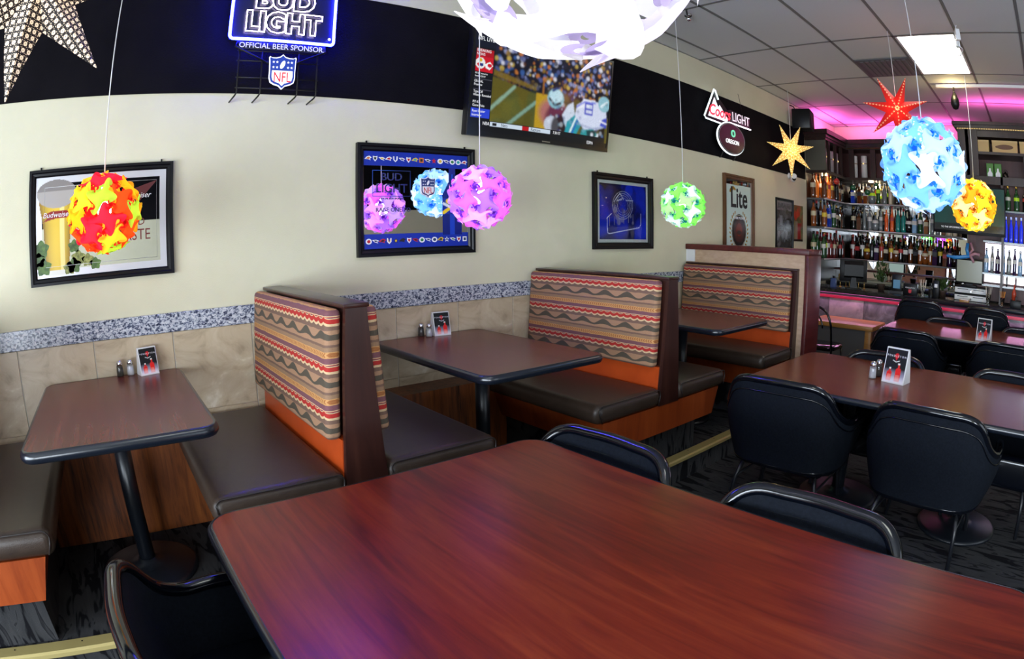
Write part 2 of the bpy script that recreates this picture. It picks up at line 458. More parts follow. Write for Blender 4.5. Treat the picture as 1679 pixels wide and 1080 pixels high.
for i, (cx, cy, sx, sy) in enumerate(lamp_cells):
    lab = {(5, -2): 'bright rectangular fluorescent panel in the ceiling grid before the bar', (5, -4): 'fluorescent ceiling panel out of frame at the right', (0, -4): 'fluorescent ceiling panel behind the camera'}.get((int(cx), int(cy)), 'fluorescent ceiling panel above the camera, out of frame')
    t = thing('ceiling_light', lab, 'ceiling light', (cx, cy, CE))
    f = MB(); f.box(-sx/2, -sy/2, 0, sx/2, -sy/2 + .02, .01); f.box(-sx/2, sy/2 - .02, 0, sx/2, sy/2, .01); f.box(-sx/2, -sy/2, 0, -sx/2 + .02, sy/2, .01); f.box(sx/2 - .02, -sy/2, 0, sx/2, sy/2, .01)
    f.build('frame', m_white, t)
    box('diffuser', -sx/2 + .02, -sy/2 + .02, .002, sx/2 - .02, sy/2 - .02, .008, m_led, t)

# half wall that closes the last booth
wm = struct(box('wall_middle', 4.40, -1.16, PL, 4.655, 0, 1.385, m_peach))
box('cap', 4.375, -1.20, 1.385, 4.68, 0, 1.432, m_redtrim, wm, .006)
box('end_post', 4.385, -1.195, PL, 4.67, -1.16, 1.385, m_redtrim, wm, .003)
box('wall_strip', 4.392, -.09, 1.28, 4.40, 0, 1.385, m_paper, wm)
# wood kick boxes below the booth tables
for i, (a, b_) in enumerate(((-.53, .385), (1.285, 2.20), (3.10, 3.94))):
    k = struct(box('trim_%d' % (i + 2), a, -.21, PL, b_, -.002, .64, m_kick))

# ================================================================== BENCHES
def bench(x, label, sides=(-1, 1), hwcore=1):
    t = thing('booth_bench', label, 'bench', (x, 0, PL), 0, 'booth benches along the cream wall')
    lo = -1 if -1 in sides else 0; hi = 1 if 1 in sides else 0
    y0, y1 = -.018, -1.12
    def span(w): return (-w if lo else -.001, w if hi else -.001)
    a, b_ = span(.45); box('toe_kick', a, -1.0, 0, b_, -.03, .237, m_carpet, t)
    (ta, tb), (ba, bb) = span(.55), span(.49)
    m = MB().prism([(ba, .235), (bb, .235), (tb, .40), (ta, .40)], -1.10, -.03, 'y').mesh('base'); obj('base', m, m_redwood, t)
    for s in sides:
        # seat cushion
        x0, x1 = sorted((s * .085, s * .605))
        me = MB().box(x0, y1, .40, x1, y0 - .012, .505).mesh('seat')
        bevel(me, .042, 5)
        for v in me.vertices:      # crown
            if v.co.z > .45:
                v.co.z += .018 * max(0, 1 - ((v.co.x - (x0+x1)/2) / .26)**2) * max(0, 1 - ((v.co.y + .56) / .56)**4)
        seat = obj('seat', me, m_vinyl, t)
        xa, xb_ = x0 + .012, x1 - .012
        path = [(xa + .02, y1 - .001, .415), (xa + .004, y1 + .001, .455)] + [(xa + .03 + .03*math.cos(R(180-20*k)), y1 + .004, .47 + .03*math.sin(R(20*k))) for k in range(1, 5)]
        path += [(xb_ - .03 + .03*math.cos(R(90-20*k)), y1 + .004, .47 + .03*math.sin(R(90-20*k))) for k in range(5)] + [(xb_ - .004, y1 + .001, .455), (xb_ - .02, y1 - .001, .415)]
        MB().tube(path, .0035, 6).build('piping', m_piping, seat)
        # orange lower back and patterned cushion, both leaning like the core
        def hw(z): return .075 - (z - .50) / .60 * .041
        m = MB(); zs = (.46, .615)
        m.prism([(s*(hw(zs[0]) + .012), zs[0]), (s*hw(zs[0]) * .6, zs[0]), (s*hw(zs[1]) * .6, zs[1]), (s*(hw(zs[1]) + .012), zs[1])], -1.085, -.03, 'y').build('lower_back', m_orange, t)
        me = MB().box(0, -1.072, 0, .062, -.03, .475).mesh('back_cushion'); bevel(me, .022, 4)
        th = math.atan2(.041, .60)
        for v in me.vertices:
            px, pz = v.co.x, v.co.z
            bul = .012 * max(0, 1 - ((v.co.y + .55) / .53)**2) * max(0, 1 - ((pz - .24) / .24)**2) if px > .04 else 0
            px += bul
            xx = hw(.612) + .004 + px * math.cos(th) - pz * math.sin(th)
            zz = .612 + px * math.sin(th) + pz * math.cos(th)
            v.co = (s * xx, v.co.y, zz)
        if s > 0:
            pass
        bm = bmesh.new(); bm.from_mesh(me); bmesh.ops.recalc_face_normals(bm, faces=bm.faces); bm.to_mesh(me); bm.free()
        obj('back_cushion', me, m_fab, t)
    # core, end panel, cap
    def sp2(w): return (-w if lo else -.0005, w if hi else -.0005)
    def trap(z0, z1, w0, w1, ya, yb, name, mt):
        p, q = sp2(w0), sp2(w1)
        MB().prism([(p[0], z0), (p[1], z0), (q[1], z1), (q[0], z1)], ya, yb, 'y').build(name, mt, t)
    trap(.40, 1.09, .06, .03, -1.085, -.03, 'back_core', m_mahog)
    trap(.40, 1.092, .090, .041, -1.108, -1.085, 'end_panel', m_mahog)
    p = sp2(.05); box('top_cap', p[0], -1.112, 1.09, p[1], -.026, 1.106, m_mahog, t, .004)
    return t
bench(-.975, 'brown vinyl booth bench at the far left, only its seat end in frame')
bench(.835, 'booth bench with patterned back between the first two booth tables, nearest in full view')
bench(2.65, 'double booth bench with patterned back behind the middle booth table')
bench(4.40, 'single booth bench with patterned back set against the peach half wall', (-1,))

# ================================================================== TABLES
def top_and_edge(t, x0, y0, x1, y1, z, th, r, mt):
    o = rrect(x0 + .007, y0 + .007, x1 - .007, y1 - .007, r)
    me = MB().prism(o, z - th + .004, z, 'z').mesh('table_top'); obj('table_top', me, mt, t)
    # T-moulding: bulged band around the slab
    prof = [(0, -th), (.006, -th + .002), (.012, -th * .75), (.0145, -th * .5), (.012, -th * .22), (.006, -.002), (.001, .0006), (-.004, .0004)]
    ring = []
    for (dx, dz) in prof: ring.append([(x, y, z + dz) for x, y in rrect(x0 + .007 - dx, y0 + .007 - dx, x1 - .007 + dx, y1 - .007 + dx, r + dx)])
    n = len(ring[0]); m = MB(); vs = [p for q in ring for p in q]; fs = []
    for i in range(len(ring) - 1):
        for k in range(n): fs.append((i*n + k, i*n + (k+1) % n, (i+1)*n + (k+1) % n, (i+1)*n + k))
    m.add(vs, fs, 0, True); m.build('edge_band', m_edge, t)
def pedestal(t, x, y, z0, z1, rb=.235, rp=.038):
    MB().lathe([(rb, 0), (rb, .012), (rb * .93, .022), (rb * .4, .034), (rp + .012, .045), (rp + .004, .06)], 40, (x, y, z0)).build('base', m_tube_blk, t)
    MB().lathe([(rp, .04), (rp, z1 - z0 - .012)], 20, (x, y, z0)).build('post', m_tube_blk, t)
    m = MB(); m.box(x - .2, y - .03, z1 - .016, x + .2, y + .03, z1 - .001); m.box(x - .03, y - .2, z1 - .016, x + .03, y + .2, z1 - .001)
    m.build('top_bracket', m_tube_blk, t)
ZB, ZT = .923, .75
for x, lab in ((-.055, 'small booth table at the far left with a shaker pair and card stand'),
               (1.765, 'small booth table between the two double benches'),
               (3.55, 'small booth table in front of the peach half wall')):
    t = thing('booth_table', lab, 'table', (x, -.56, PL), 0, 'booth tables along the wall')
    top_and_edge(t, -.365, -.53, .365, .535, ZB - PL, .04, .055, m_booth)
    pedestal(t, 0, 0, 0, ZB - PL - .04)
for x0, x1, y0, y1, mt, lab in ((.165, 1.405, -3.22, -1.385, m_big, 'large red mahogany dining table filling the foreground'),
                                (2.83, 3.88, -3.3, -1.465, m_rtab, 'brown dining table with salt and pepper shakers and card stand at the right'),
                                (5.47, 6.5, -3.3, -1.52, m_rtab, 'far dining table standing just before the bar')):
    t = thing('dining_table', lab, 'table', ((x0+x1)/2, (y0+y1)/2, 0), 0, 'dining tables on the lower floor')
    hx, hy = (x1-x0)/2, (y1-y0)/2
    top_and_edge(t, -hx, -hy, hx, hy, ZT, .036, .085, mt)
    for yy in (-hy + .5, hy - .5): pedestal(t, 0, yy, 0, ZT - .036, .26, .04)

# ================================================================== CHAIRS
def chair_parts(dz=0., ws=1., leg_mat=None):
    """list of (name, mesh, material, sub) with +x forward, floor at 0"""
    half = [(.20, .335, .565), (.08, .345, .585), (-.04, .342, .595), (-.13, .325, .60), (-.20, .29, .648), (-.243, .243, .745), (-.265, .19, .785), (-.275, .10, .79), (-.28, .0, .792)]
    full = half + [(x, -y, z) for x, y, z in half[-2::-1]]
    full = [(x, y * ws, z) for x, y, z in full]
    P = catmull(full, 5); n = len(P)
    def nrm(i):
        a, b_ = Vector(P[max(i-1, 0)][:2]), Vector(P[min(i+1, n-1)][:2]); d = (b_ - a).normalized(); return Vector((d.y, -d.x)) * -1
    # outward = away from the seat centre
    rows = []
    NZ = 9
    outs, ins = [], []
    for i, (x, y, zt) in enumerate(P):
        o = nrm(i)
        if o.dot(Vector((x - .05, y))) < 0: o = -o
        co, ci = [], []
        for k in range(NZ):
            t = k / (NZ - 1); zb = .32 if x < 0 else .32 + .10 * min(1, x / .2); z = zb + (zt - zb) * t
            lean = .055 * max(0, (z - .45) / .4) * (1 if x < -.1 else max(0, (.1 - x) / .2))
            off = -.03 + .045 * math.sin(PI * min(1, t * 1.1) * .5) + lean * .7
            bx, by = x + o.x * off, y + o.y * off
            w = .017 + .009 * math.sin(PI * t)
            co.append((bx + o.x * w, by + o.y * w, z + dz)); ci.append((bx - o.x * w, by - o.y * w, z + dz))
        outs.append(co); ins.append(ci)
    m = MB(); vs = []; fs = []
    for i in range(n): vs += outs[i] + ins[i][::-1]
    q = 2 * NZ
    for i in range(n - 1):
        for k in range(q): fs.append((i*q + k, i*q + (k+1) % q, (i+1)*q + (k+1) % q, (i+1)*q + k))
    fs.append(tuple(range(q))); fs.append(tuple((n-1)*q + k for k in range(q - 1, -1, -1)))
    m.add(vs, fs, 0, True); shell = m.mesh('backrest'); shell.materials.append(m_cfab); sharp(shell, R(60))
    mid = lambda i, k: tuple((Vector(outs[i][k]) + Vector(ins[i][k])) / 2)
    rim_path = [mid(0, 0), mid(0, 3), mid(0, 6)] + [mid(i, NZ - 1) for i in range(n)] + [mid(n-1, 6), mid(n-1, 3), mid(n-1, 0)]
    rim = MB().tube(rim_path, .023, 10).mesh('rim'); rim.materials.append(m_rim)
    # piping a little inside the rim, on both faces of the back
    pips = []
    for side in (outs, ins):
        path = []
        for i in range(4, n - 4):
            v = Vector(side[i][NZ-1]) * .55 + Vector(side[i][NZ-2]) * .45; v.z -= .028
            path.append(tuple(v))
        pip = MB().tube(path, .0045, 6).mesh('piping'); pip.materials.append(m_rim); pips.append(pip)
    lo = MB().tube([mid(i, 0) for i in range(n)], .02, 8).mesh('lower_rim'); lo.materials.append(m_rim)
    st = MB().box(-.20, -.262 * ws, .27 + dz, .25, .262 * ws, .46 + dz).mesh('seat'); bevel(st, .035, 4); st.materials.append(m_rim)
    parts = [('backrest', shell), ('rim', rim), ('piping', pips[0]), ('piping', pips[1]), ('lower_rim', lo), ('seat', st)]
    for sx in (-1, 1):
        for sy in (-1, 1):
            lg = MB().tube([(sx * .17, sy * .22 * ws, .30 + dz), (sx * .215, sy * .245 * ws, .2), (sx * .235, sy * .27 * ws, 0.0)], .0125, 8).mesh('leg'); lg.materials.append(leg_mat or m_blackm)
            parts.append(('leg', lg))
    for sy in (-1, 1):
        br = MB().tube([(-.21, sy * .24 * ws, .2), (.21, sy * .24 * ws, .2)], .008, 6).mesh('stretcher')
        br.materials.append(leg_mat or m_blackm); parts.append(('stretcher', br))
    return parts
CH = chair_parts()
def chair(x, y, rz, label, parts=CH, name='tub_chair', cat='chair', group='black tub chairs at the dining tables'):
    t = thing(name, label, cat, (x, y, 0), rz, group)
    for n, me in parts: obj(n, me, None, t)
    return t
chair(.19, -1.86, R(2), 'black tub chair at the left side of the large foreground table')
chair(1.175, -1.70, R(181), 'black tub chair tucked under the far corner of the foreground table')
chair(1.175, -2.49, R(180), 'black tub chair tucked in at the middle of the foreground table')
chair(3.03, -1.74, R(3), 'black tub chair showing its back, nearer the booths at the right table')
chair(3.03, -2.60, R(-2), 'black tub chair showing its back, nearer the camera at the right table')
chair(3.60, -2.03, R(180), 'black tub chair across the right table, its rim just above the shakers')
chair(3.60, -2.95, R(178), 'black tub chair across the right table at the frame edge')
chair(5.50, -1.86, R(2), 'black tub chair with back to camera at the corner of the far table')
chair(5.50, -2.84, R(0), 'black tub chair with back to camera at the far table by the frame edge')
chair(6.20, -2.10, R(180), 'black tub chair behind the far table, facing the camera by its card stand')
chair(6.20, -3.02, R(180), 'black tub chair behind the far table, cut by the frame edge')
ST = chair_parts(.15, .86, m_blackm)
for _, me in ST:
    for v in me.vertices: v.co.x *= .7
chair(6.775, -1.72, 0, 'black bar stool at the bar counter nearer the half wall', ST, 'bar_stool', 'stool', 'bar stools')
chair(6.775, -2.52, 0, 'black bar stool at the bar counter nearer the frame edge', ST, 'bar_stool', 'stool', 'bar stools')

def arch_chair():
    t = thing('metal_chair', 'black bent-tube metal chair beside the peach half wall and oak bench', 'chair', (5.82, -.80, 0), 0)
    path = [(-.22, -.19, 0), (-.20, -.19, .45), (-.24, -.18, .7)] + [(-.25 , -.17 * math.cos(R(a)), .72 + .15 * math.sin(R(a))) for a in range(15, 180, 15)] + [(-.24, .18, .7), (-.20, .19, .45), (-.22, .19, 0)]
    MB().tube(path, .013, 8).build('back_frame', m_rim, t)
    path = [(-.245, -.09 * math.cos(R(a)), .66 + .13 * math.sin(R(a))) for a in range(0, 181, 15)]
    MB().tube(path, .009, 6).build('back_hoop', m_rim, t)
    me = MB().prism(rrect(-.2, -.2, .2, .2, .08), .43, .47, 'z').mesh('seat'); bevel(me, .01, 2); obj('seat', me, m_rim, t)
    for s in (-1, 1): MB().tube([(.17, s * .17, .43), (.2, s * .19, 0)], .012, 8).build('leg', m_rim, t)
arch_chair()

# ================================================================== PUZZLE-BALL PENDANT LAMPS
def ico_frames():
    g = (1 + 5**.5) / 2
    V = [Vector(p).normalized() for p in ((-1,g,0),(1,g,0),(-1,-g,0),(1,-g,0),(0,-1,g),(0,1,g),(0,-1,-g),(0,1,-g),(g,0,-1),(g,0,1),(-g,0,-1),(-g,0,1))]
    d0 = min((V[0]-V[i]).length for i in range(1, 12)) * 1.01
    out = []
    for i in range(12):
        for j in range(i+1, 12):
            if (V[i]-V[j]).length < d0:
                n = (V[i]+V[j]).normalized(); u = (V[i]-V[j]).normalized(); v = n.cross(u)
                out.append(Matrix(((u.x, v.x, n.x), (u.y, v.y, n.y), (u.z, v.z, n.z))).to_4x4())
    return out
FRAMES = ico_frames()
def cube_frames():
    out = []
    for a, b_ in ((0, 1), (1, 2), (2, 0)):
        for sa in (-1, 1):
            for sb in (-1, 1):
                p, q = Vector((0, 0, 0)), Vector((0, 0, 0)); p[a], p[b_] = sa, sb; q[a], q[b_] = sa, -sb
                n = p.normalized(); u = q.normalized(); v = n.cross(u)
                out.append(Matrix(((u.x, v.x, n.x), (u.y, v.y, n.y), (u.z, v.z, n.z))).to_4x4())
    return out
def puzzle_piece(A=.5536, B=.3648):
    """one interlocking piece on the unit sphere: a waisted ribbon whose four corners run out into curled hooks"""
    K_ = (A + B) / .9184
    vs, fs = [], []
    def put(x, y, r):
        th = math.hypot(x, y); c = math.sin(th) / th if th > 1e-6 else 1
        vs.append((r * x * c, r * y * c, r * math.cos(th)))
    N = 14
    cor = {(1, 1): (A, 0), (-1, 1): (0, B), (-1, -1): (-A, 0), (1, -1): (0, -B)}
    def bil(s, t):
        x = y = 0
        for (a, b_), p in cor.items():
            w = (1 + a*s) * (1 + b_*t) / 4; x += w*p[0]; y += w*p[1]
        return x, y
    sides = [((0, 1), lambda s, t: -s), ((-1, 0), lambda s, t: -t), ((0, -1), lambda s, t: s), ((1, 0), lambda s, t: t)]
    for i in range(N + 1):
        for j in range(N + 1):
            s, t = -1 + 2*i/N, -1 + 2*j/N
            q_ = 1 - .17 * (s * t)**2; x, y = bil(s * q_, t * q_); h = ox = oy = 0.
            for (a, b_), wf in sides:
                k = max(0., a*s + b_*t)
                if k <= 0: continue
                w = wf(s, t)          # -1..1 along this side, counter-clockwise
                e = {(0, 1): (-A, B), (-1, 0): (-A, -B), (0, -1): (A, -B), (1, 0): (A, B)}[(a, b_)]
                ln = math.hypot(*e); nx, ny = e[1]/ln, -e[0]/ln
                if nx * bil(a, b_)[0] + ny * bil(a, b_)[1] < 0: nx, ny = -nx, -ny
                sn = math.sin(PI * w)
                d = -sn * (.12 if w < 0 else (.14 if K_ < 1.2 else .19)) * K_
                wt = k**1.5
                ox += nx * d * wt; oy += ny * d * wt; h += -sn * .12 * min(K_, 1.1) * k**1.2
            x += ox; y += oy
            # the ribbon arches along its long diagonal and dips across it
            r = 1.0 + h + .05 * math.cos(min(1, abs(y) / (.3 * K_)) * PI / 2) - .035 * (x / A)**2
            put(x, y, r)
    for i in range(N):
        for j in range(N):
            a = i*(N+1) + j; fs.append((a, a + N + 1, a + N + 2, a + 1))
    for cx, cy in cor.values():       # hooks
        base = math.atan2(cy, cx); L = math.hypot(cx, cy)
        b = len(vs); K = 16
        ca, sa = math.cos(base), math.sin(base)
        ccx, ccy = cx - .055 * K_ * ca + .075 * K_ * sa, cy - .055 * K_ * sa - .075 * K_ * ca
        for k in range(K + 1):
            f = k / K; ang = base + PI * .5 - f * 5.2; rr = .105 * K_ * (1 - .55 * f); wd = .085 * K_ * (1 - .3 * f)
            for q in (-1, 1):
                put(ccx + (rr + q * wd * .5) * math.cos(ang), ccy + (rr + q * wd * .5) * math.sin(ang), 1.0 - .02 * f)
        for k in range(K): a = b + 2*k; fs.append((a, a+1, a+3, a+2))
    me = bpy.data.meshes.new('shade_piece'); me.from_pydata(vs, [], fs)
    for p in me.polygons: p.use_smooth = True; p.material_index = 1 if p.index >= N * N else 0
    me.update(); return me
PIECE = puzzle_piece(); PIECE12 = puzzle_piece(PI / 4, .6155)
for me in (PIECE, PIECE12): me.materials.append(None); me.materials.append(None)
def lamp_mat(name, c, es, print_col=None):
    if name in MATS: return MATS[name]
    m = bpy.data.materials.new(name); m.use_nodes = True; MATS[name] = m
    nt = m.node_tree; N, L = nt.nodes, nt.links; N.clear()
    out = N.new('ShaderNodeOutputMaterial'); tr = N.new('ShaderNodeBsdfTranslucent'); df = N.new('ShaderNodeBsdfDiffuse'); em = N.new('ShaderNodeEmission')
    ms = N.new('ShaderNodeMixShader'); ad = N.new('ShaderNodeAddShader')
    for n_ in (tr, df): n_.inputs[0].default_value = (*c, 1)
    em.inputs[0].default_value = (*c, 1); em.inputs[1].default_value = es
    if print_col:
        t = N.new('ShaderNodeTexCoord'); vo = N.new('ShaderNodeTexVoronoi'); vo.inputs['Scale'].default_value = 9
        L.new(t.outputs['Object'], vo.inputs['Vector'])
        cc = mixc(N, L, ramp(N, L, vo.outputs['Distance'], [(.18, (1, 1, 1)), (.4, (0, 0, 0))]), c, print_col)
        for n_ in (tr, df, em): L.new(cc, n_.inputs[0])
    ms.inputs[0].default_value = .35
    L.new(tr.outputs[0], ms.inputs[1]); L.new(df.outputs[0], ms.inputs[2])
    L.new(ms.outputs[0], ad.inputs[0]); L.new(em.outputs[0], ad.inputs[1]); L.new(ad.outputs[0], out.inputs[0])
    return m
m_bulb = mat('lit_bulb', (1, 1, 1), .4, emit=(1, .95, .88), es=6.)
BULB = MB().lathe([(.0, -.055), (.018, -.05), (.03, -.02), (.03, .0), (.02, .03), (.013, .05), (.013, .08), (.0, .081)], 12, cap=False).mesh('bulb'); BULB.materials.append(m_bulb)
def pendant(name, label, x, y, z, rad, cols, watts, lightcol, spin=(0, 0, 0), few=False):
    t = thing(name, label, 'pendant lamp', (x, y, z), 0, 'puzzle ball pendant lamps')
    rot = (Matrix.Rotation(spin[0], 4, 'X') @ Matrix.Rotation(spin[1], 4, 'Y') @ Matrix.Rotation(spin[2], 4, 'Z'))
    for i, fr in enumerate(cube_frames() if few else FRAMES):
        o = bpy.data.objects.new('shade_piece', PIECE12 if few else PIECE); link(o)
        for q in (0, 1): o.material_slots[q].link = 'OBJECT'
        o.material_slots[0].material = cols[(i * 7 + i // 5) % (len(cols) - 1)]; o.material_slots[1].material = cols[-1]  # hooks take the deeper last colour, painting the shade of doubled layers
        o.parent = t; o.matrix_local = rot @ fr @ Matrix.Scale(rad, 4)
    b = obj('bulb', BULB, None, t, (0, 0, .02))
    MB().tube([(0, 0, .08), (0, 0, (CE - z) * .5), (0, 0, CE - z)], .0028, 6).build('cord', m_cord, t)
    l = bpy.data.lights.new('bulb_light', 'POINT'); l.energy = watts; l.color = lightcol; l.shadow_soft_size = rad * .32
    lo = bpy.data.objects.new('bulb_light', l); link(lo); lo.parent = t
    return t
def cm(pre, cs, es): return [lamp_mat('%s_%d' % (pre, i), c, es) for i, c in enumerate(cs)]
EL = .10
LW = 1.8
OR = cm('orange_lamp', [(1, .10, .02), (1, .55, .02), (.45, .95, .08), (1, .80, .05), (1, .03, .08), (.75, .02, .02)], EL)
PK = cm('pink_lamp', [(.95, .22, .88), (.48, .24, .95), (1, .55, .95), (.70, .56, 1), (.22, .05, .6)], EL)
GR = cm('green_lamp', [(.30, 1, .15), (.85, .90, 1), (.55, 1, .40), (.9, .95, 1), (.02, .28, .30)], EL)
BL = cm('blue_lamp', [(.58, .80, 1), (.90, .96, 1), (.26, .58, 1)], EL + .1) + [lamp_mat('blue_lamp_print', (.25, .6, 1), EL + .1, (.95, .98, 1))] + cm('blue_lamp_hook', [(.03, .25, .85)], EL)
YE = cm('yellow_lamp', [(1, .85, .05), (1, .42, .03), (1, .95, .55)], EL) + [lamp_mat('yellow_lamp_print', (1, .9, .1), EL, (1, .95, .98))] + cm('yellow_lamp_hook', [(.55, .16, .01)], EL)
WH = cm('white_lamp', [(.93, .93, 1), (1, 1, 1), (.9, .86, 1), (.45, .38, .6)], EL + .1)
pendant('pendant_lamp', 'orange, yellow and green puzzle ball lamp hanging over the far left booth table', -.031, -.55, 1.664, .148, OR, LW, (1, .8, .5), (.2, .3, .1))
pendant('pendant_lamp', 'pink and purple puzzle ball lamp hanging before the blue framed mirror', 1.765, -.563, 1.690, .150, PK, LW, (1, .7, 1), (.6, .1, .5))
pendant('pendant_lamp', 'green and white puzzle ball lamp hanging over the third booth table', 3.545, -.55, 1.721, .152, GR, LW, (.85, 1, .9), (.1, .7, .2))
pendant('pendant_lamp', 'big blue and white puzzle ball lamp hanging at the right', 3.30, -2.373, 1.948, .236, BL, LW * 2.0, (.75, .87, 1), (.4, .2, .9))
pendant('pendant_lamp', 'yellow puzzle ball lamp hanging before the bar television', 5.92, -2.403, 1.945, .228, YE, LW * 2.6, (1, .9, .6), (.9, .5, .3))
pendant('pendant_lamp', 'huge white puzzle ball lamp cut by the top frame edge', .79, -2.22, 2.105, .252, WH, LW * .9, (1, .98, 1), (.3, .75, .35), True)

# ================================================================== PAPER STARS
def star_arm(R0, r0, depth):
    """one of seven pyramid arms, along +z, facing -y; uv: u across, v along"""
    a = PI / 7
    tip = (0, 0, R0); l = (-r0*math.sin(a), 0, r0*math.cos(a)); r = (r0*math.sin(a), 0, r0*math.cos(a)); f = (0, -depth, 0); b = (0, depth, 0)
    me = bpy.data.meshes.new('star_arm')
    me.from_pydata([tip, l, r, f, b], [], [(0, 1, 3), (0, 3, 2), (0, 4, 1), (0, 2, 4)])
    uv = me.uv_layers.new(name='UVMap')
    vals = {0: (.0, 1), 1: (1, .25), 2: (1, .25), 3: (0, 0), 4: (0, 0)}
    for lp in me.loops: uv.data[lp.index].uv = vals[lp.vertex_index]
    me.update(); return me
def star_mat(name, base, holes, kind, es):
    m, nt, N, L, b = nodes(name)
    if kind == 'dots':       # punched dots beside every fold
        uvn = N.new('ShaderNodeUVMap'); sp = N.new('ShaderNodeSeparateXYZ'); L.new(uvn.outputs[0], sp.inputs[0])
        u, v = sp.outputs[0], sp.outputs[1]
        du = mth(N, L, 'SUBTRACT', u, .07)
        dv = mth(N, L, 'MULTIPLY', mth(N, L, 'SUBTRACT', mth(N, L, 'FRACT', mth(N, L, 'MULTIPLY', v, 11.)), .5), .085)
        d1 = mth(N, L, 'SQRT', mth(N, L, 'ADD', mth(N, L, 'POWER', du, 2.), mth(N, L, 'POWER', dv, 2.)))
        mask = mth(N, L, 'LESS_THAN', d1, .025)
    else:
        t = N.new('ShaderNodeTexCoord'); sp = N.new('ShaderNodeSeparateXYZ'); L.new(t.outputs['Object'], sp.inputs[0])
        cb = N.new('ShaderNodeCombineXYZ'); L.new(mth(N, L, 'MULTIPLY', sp.outputs[0], kind[0]), cb.inputs[0]); L.new(mth(N, L, 'MULTIPLY', sp.outputs[2], kind[0]), cb.inputs[1])
        vo, v2 = N.new('ShaderNodeTexVoronoi'), N.new('ShaderNodeTexVoronoi'); vo.feature = 'DISTANCE_TO_EDGE'
        for q in (vo, v2):
            q.voronoi_dimensions = '2D'; q.inputs['Scale'].default_value = 1.; q.inputs['Randomness'].default_value = kind[1]; L.new(cb.outputs[0], q.inputs['Vector'])
        ring = mth(N, L, 'PINGPONG', mth(N, L, 'MULTIPLY', v2.outputs['Distance'], 2.6), .5)
        mask = mth(N, L, 'MULTIPLY', mth(N, L, 'GREATER_THAN', vo.outputs['Distance'], .11), mth(N, L, 'GREATER_THAN', ring, .17))
    L.new(mixc(N, L, mask, base, holes), b.inputs['Base Color'])
    L.new(mixc(N, L, mask, tuple(c * .25 for c in base), holes), b.inputs['Emission Color']); b.inputs['Emission Strength'].default_value = es
    b.inputs['Roughness'].default_value = .6
    return m
def star(label, x, y, z, rad, mt, rz, roll, watts, col, inner=.34):
    t = thing('paper_star', label, 'star lantern', (x, y, z), rz, 'hanging paper star lanterns')
    me = star_arm(rad, rad * inner, rad * .22); me.materials.append(mt)
    for k in range(7):
        a = obj('star_arm', me, None, t); a.rotation_euler = (0, roll + 2*PI*k/7, 0)
    MB().tube([(0, 0, rad * .3), (0, 0, CE - z)], .0025, 6).build('cord', m_cord, t)
    l = bpy.data.lights.new('star_light', 'POINT'); l.energy = watts; l.color = col; l.shadow_soft_size = .05
    lo = bpy.data.objects.new('star_light', l); link(lo); lo.parent = t; lo.location = (0, -rad * .4, 0)
m_gold = star_mat('gold_paper', (.75, .36, .05), (1, .78, .30), (34., .8), .85)
m_reds = star_mat('red_paper', (.60, .012, .008), (1, .75, .40), 'dots', .75)
m_darkstar = star_mat('black_filigree_paper', (.012, .007, .006), (1, .78, .55), (44., .12), .42)
# facing the camera: rz turns -y towards it
star('gold paper star lantern with filigree holes hanging near the corner camera', 6.18, -.245, 2.50, .315, m_gold, R(-40), R(180/7), 1.5, (1, .8, .4))
star('red paper star lantern with lit dots along its folds', 4.57, -1.93, 2.545, .285, m_reds, R(-70), R(-30), 1.5, (1, .4, .2))
star('dark filigree paper star lantern in the top left corner of the frame', -.355, -1.05, 2.40, .40, m_darkstar, R(12), R(32.6), .2, (1, .8, .6), .42)

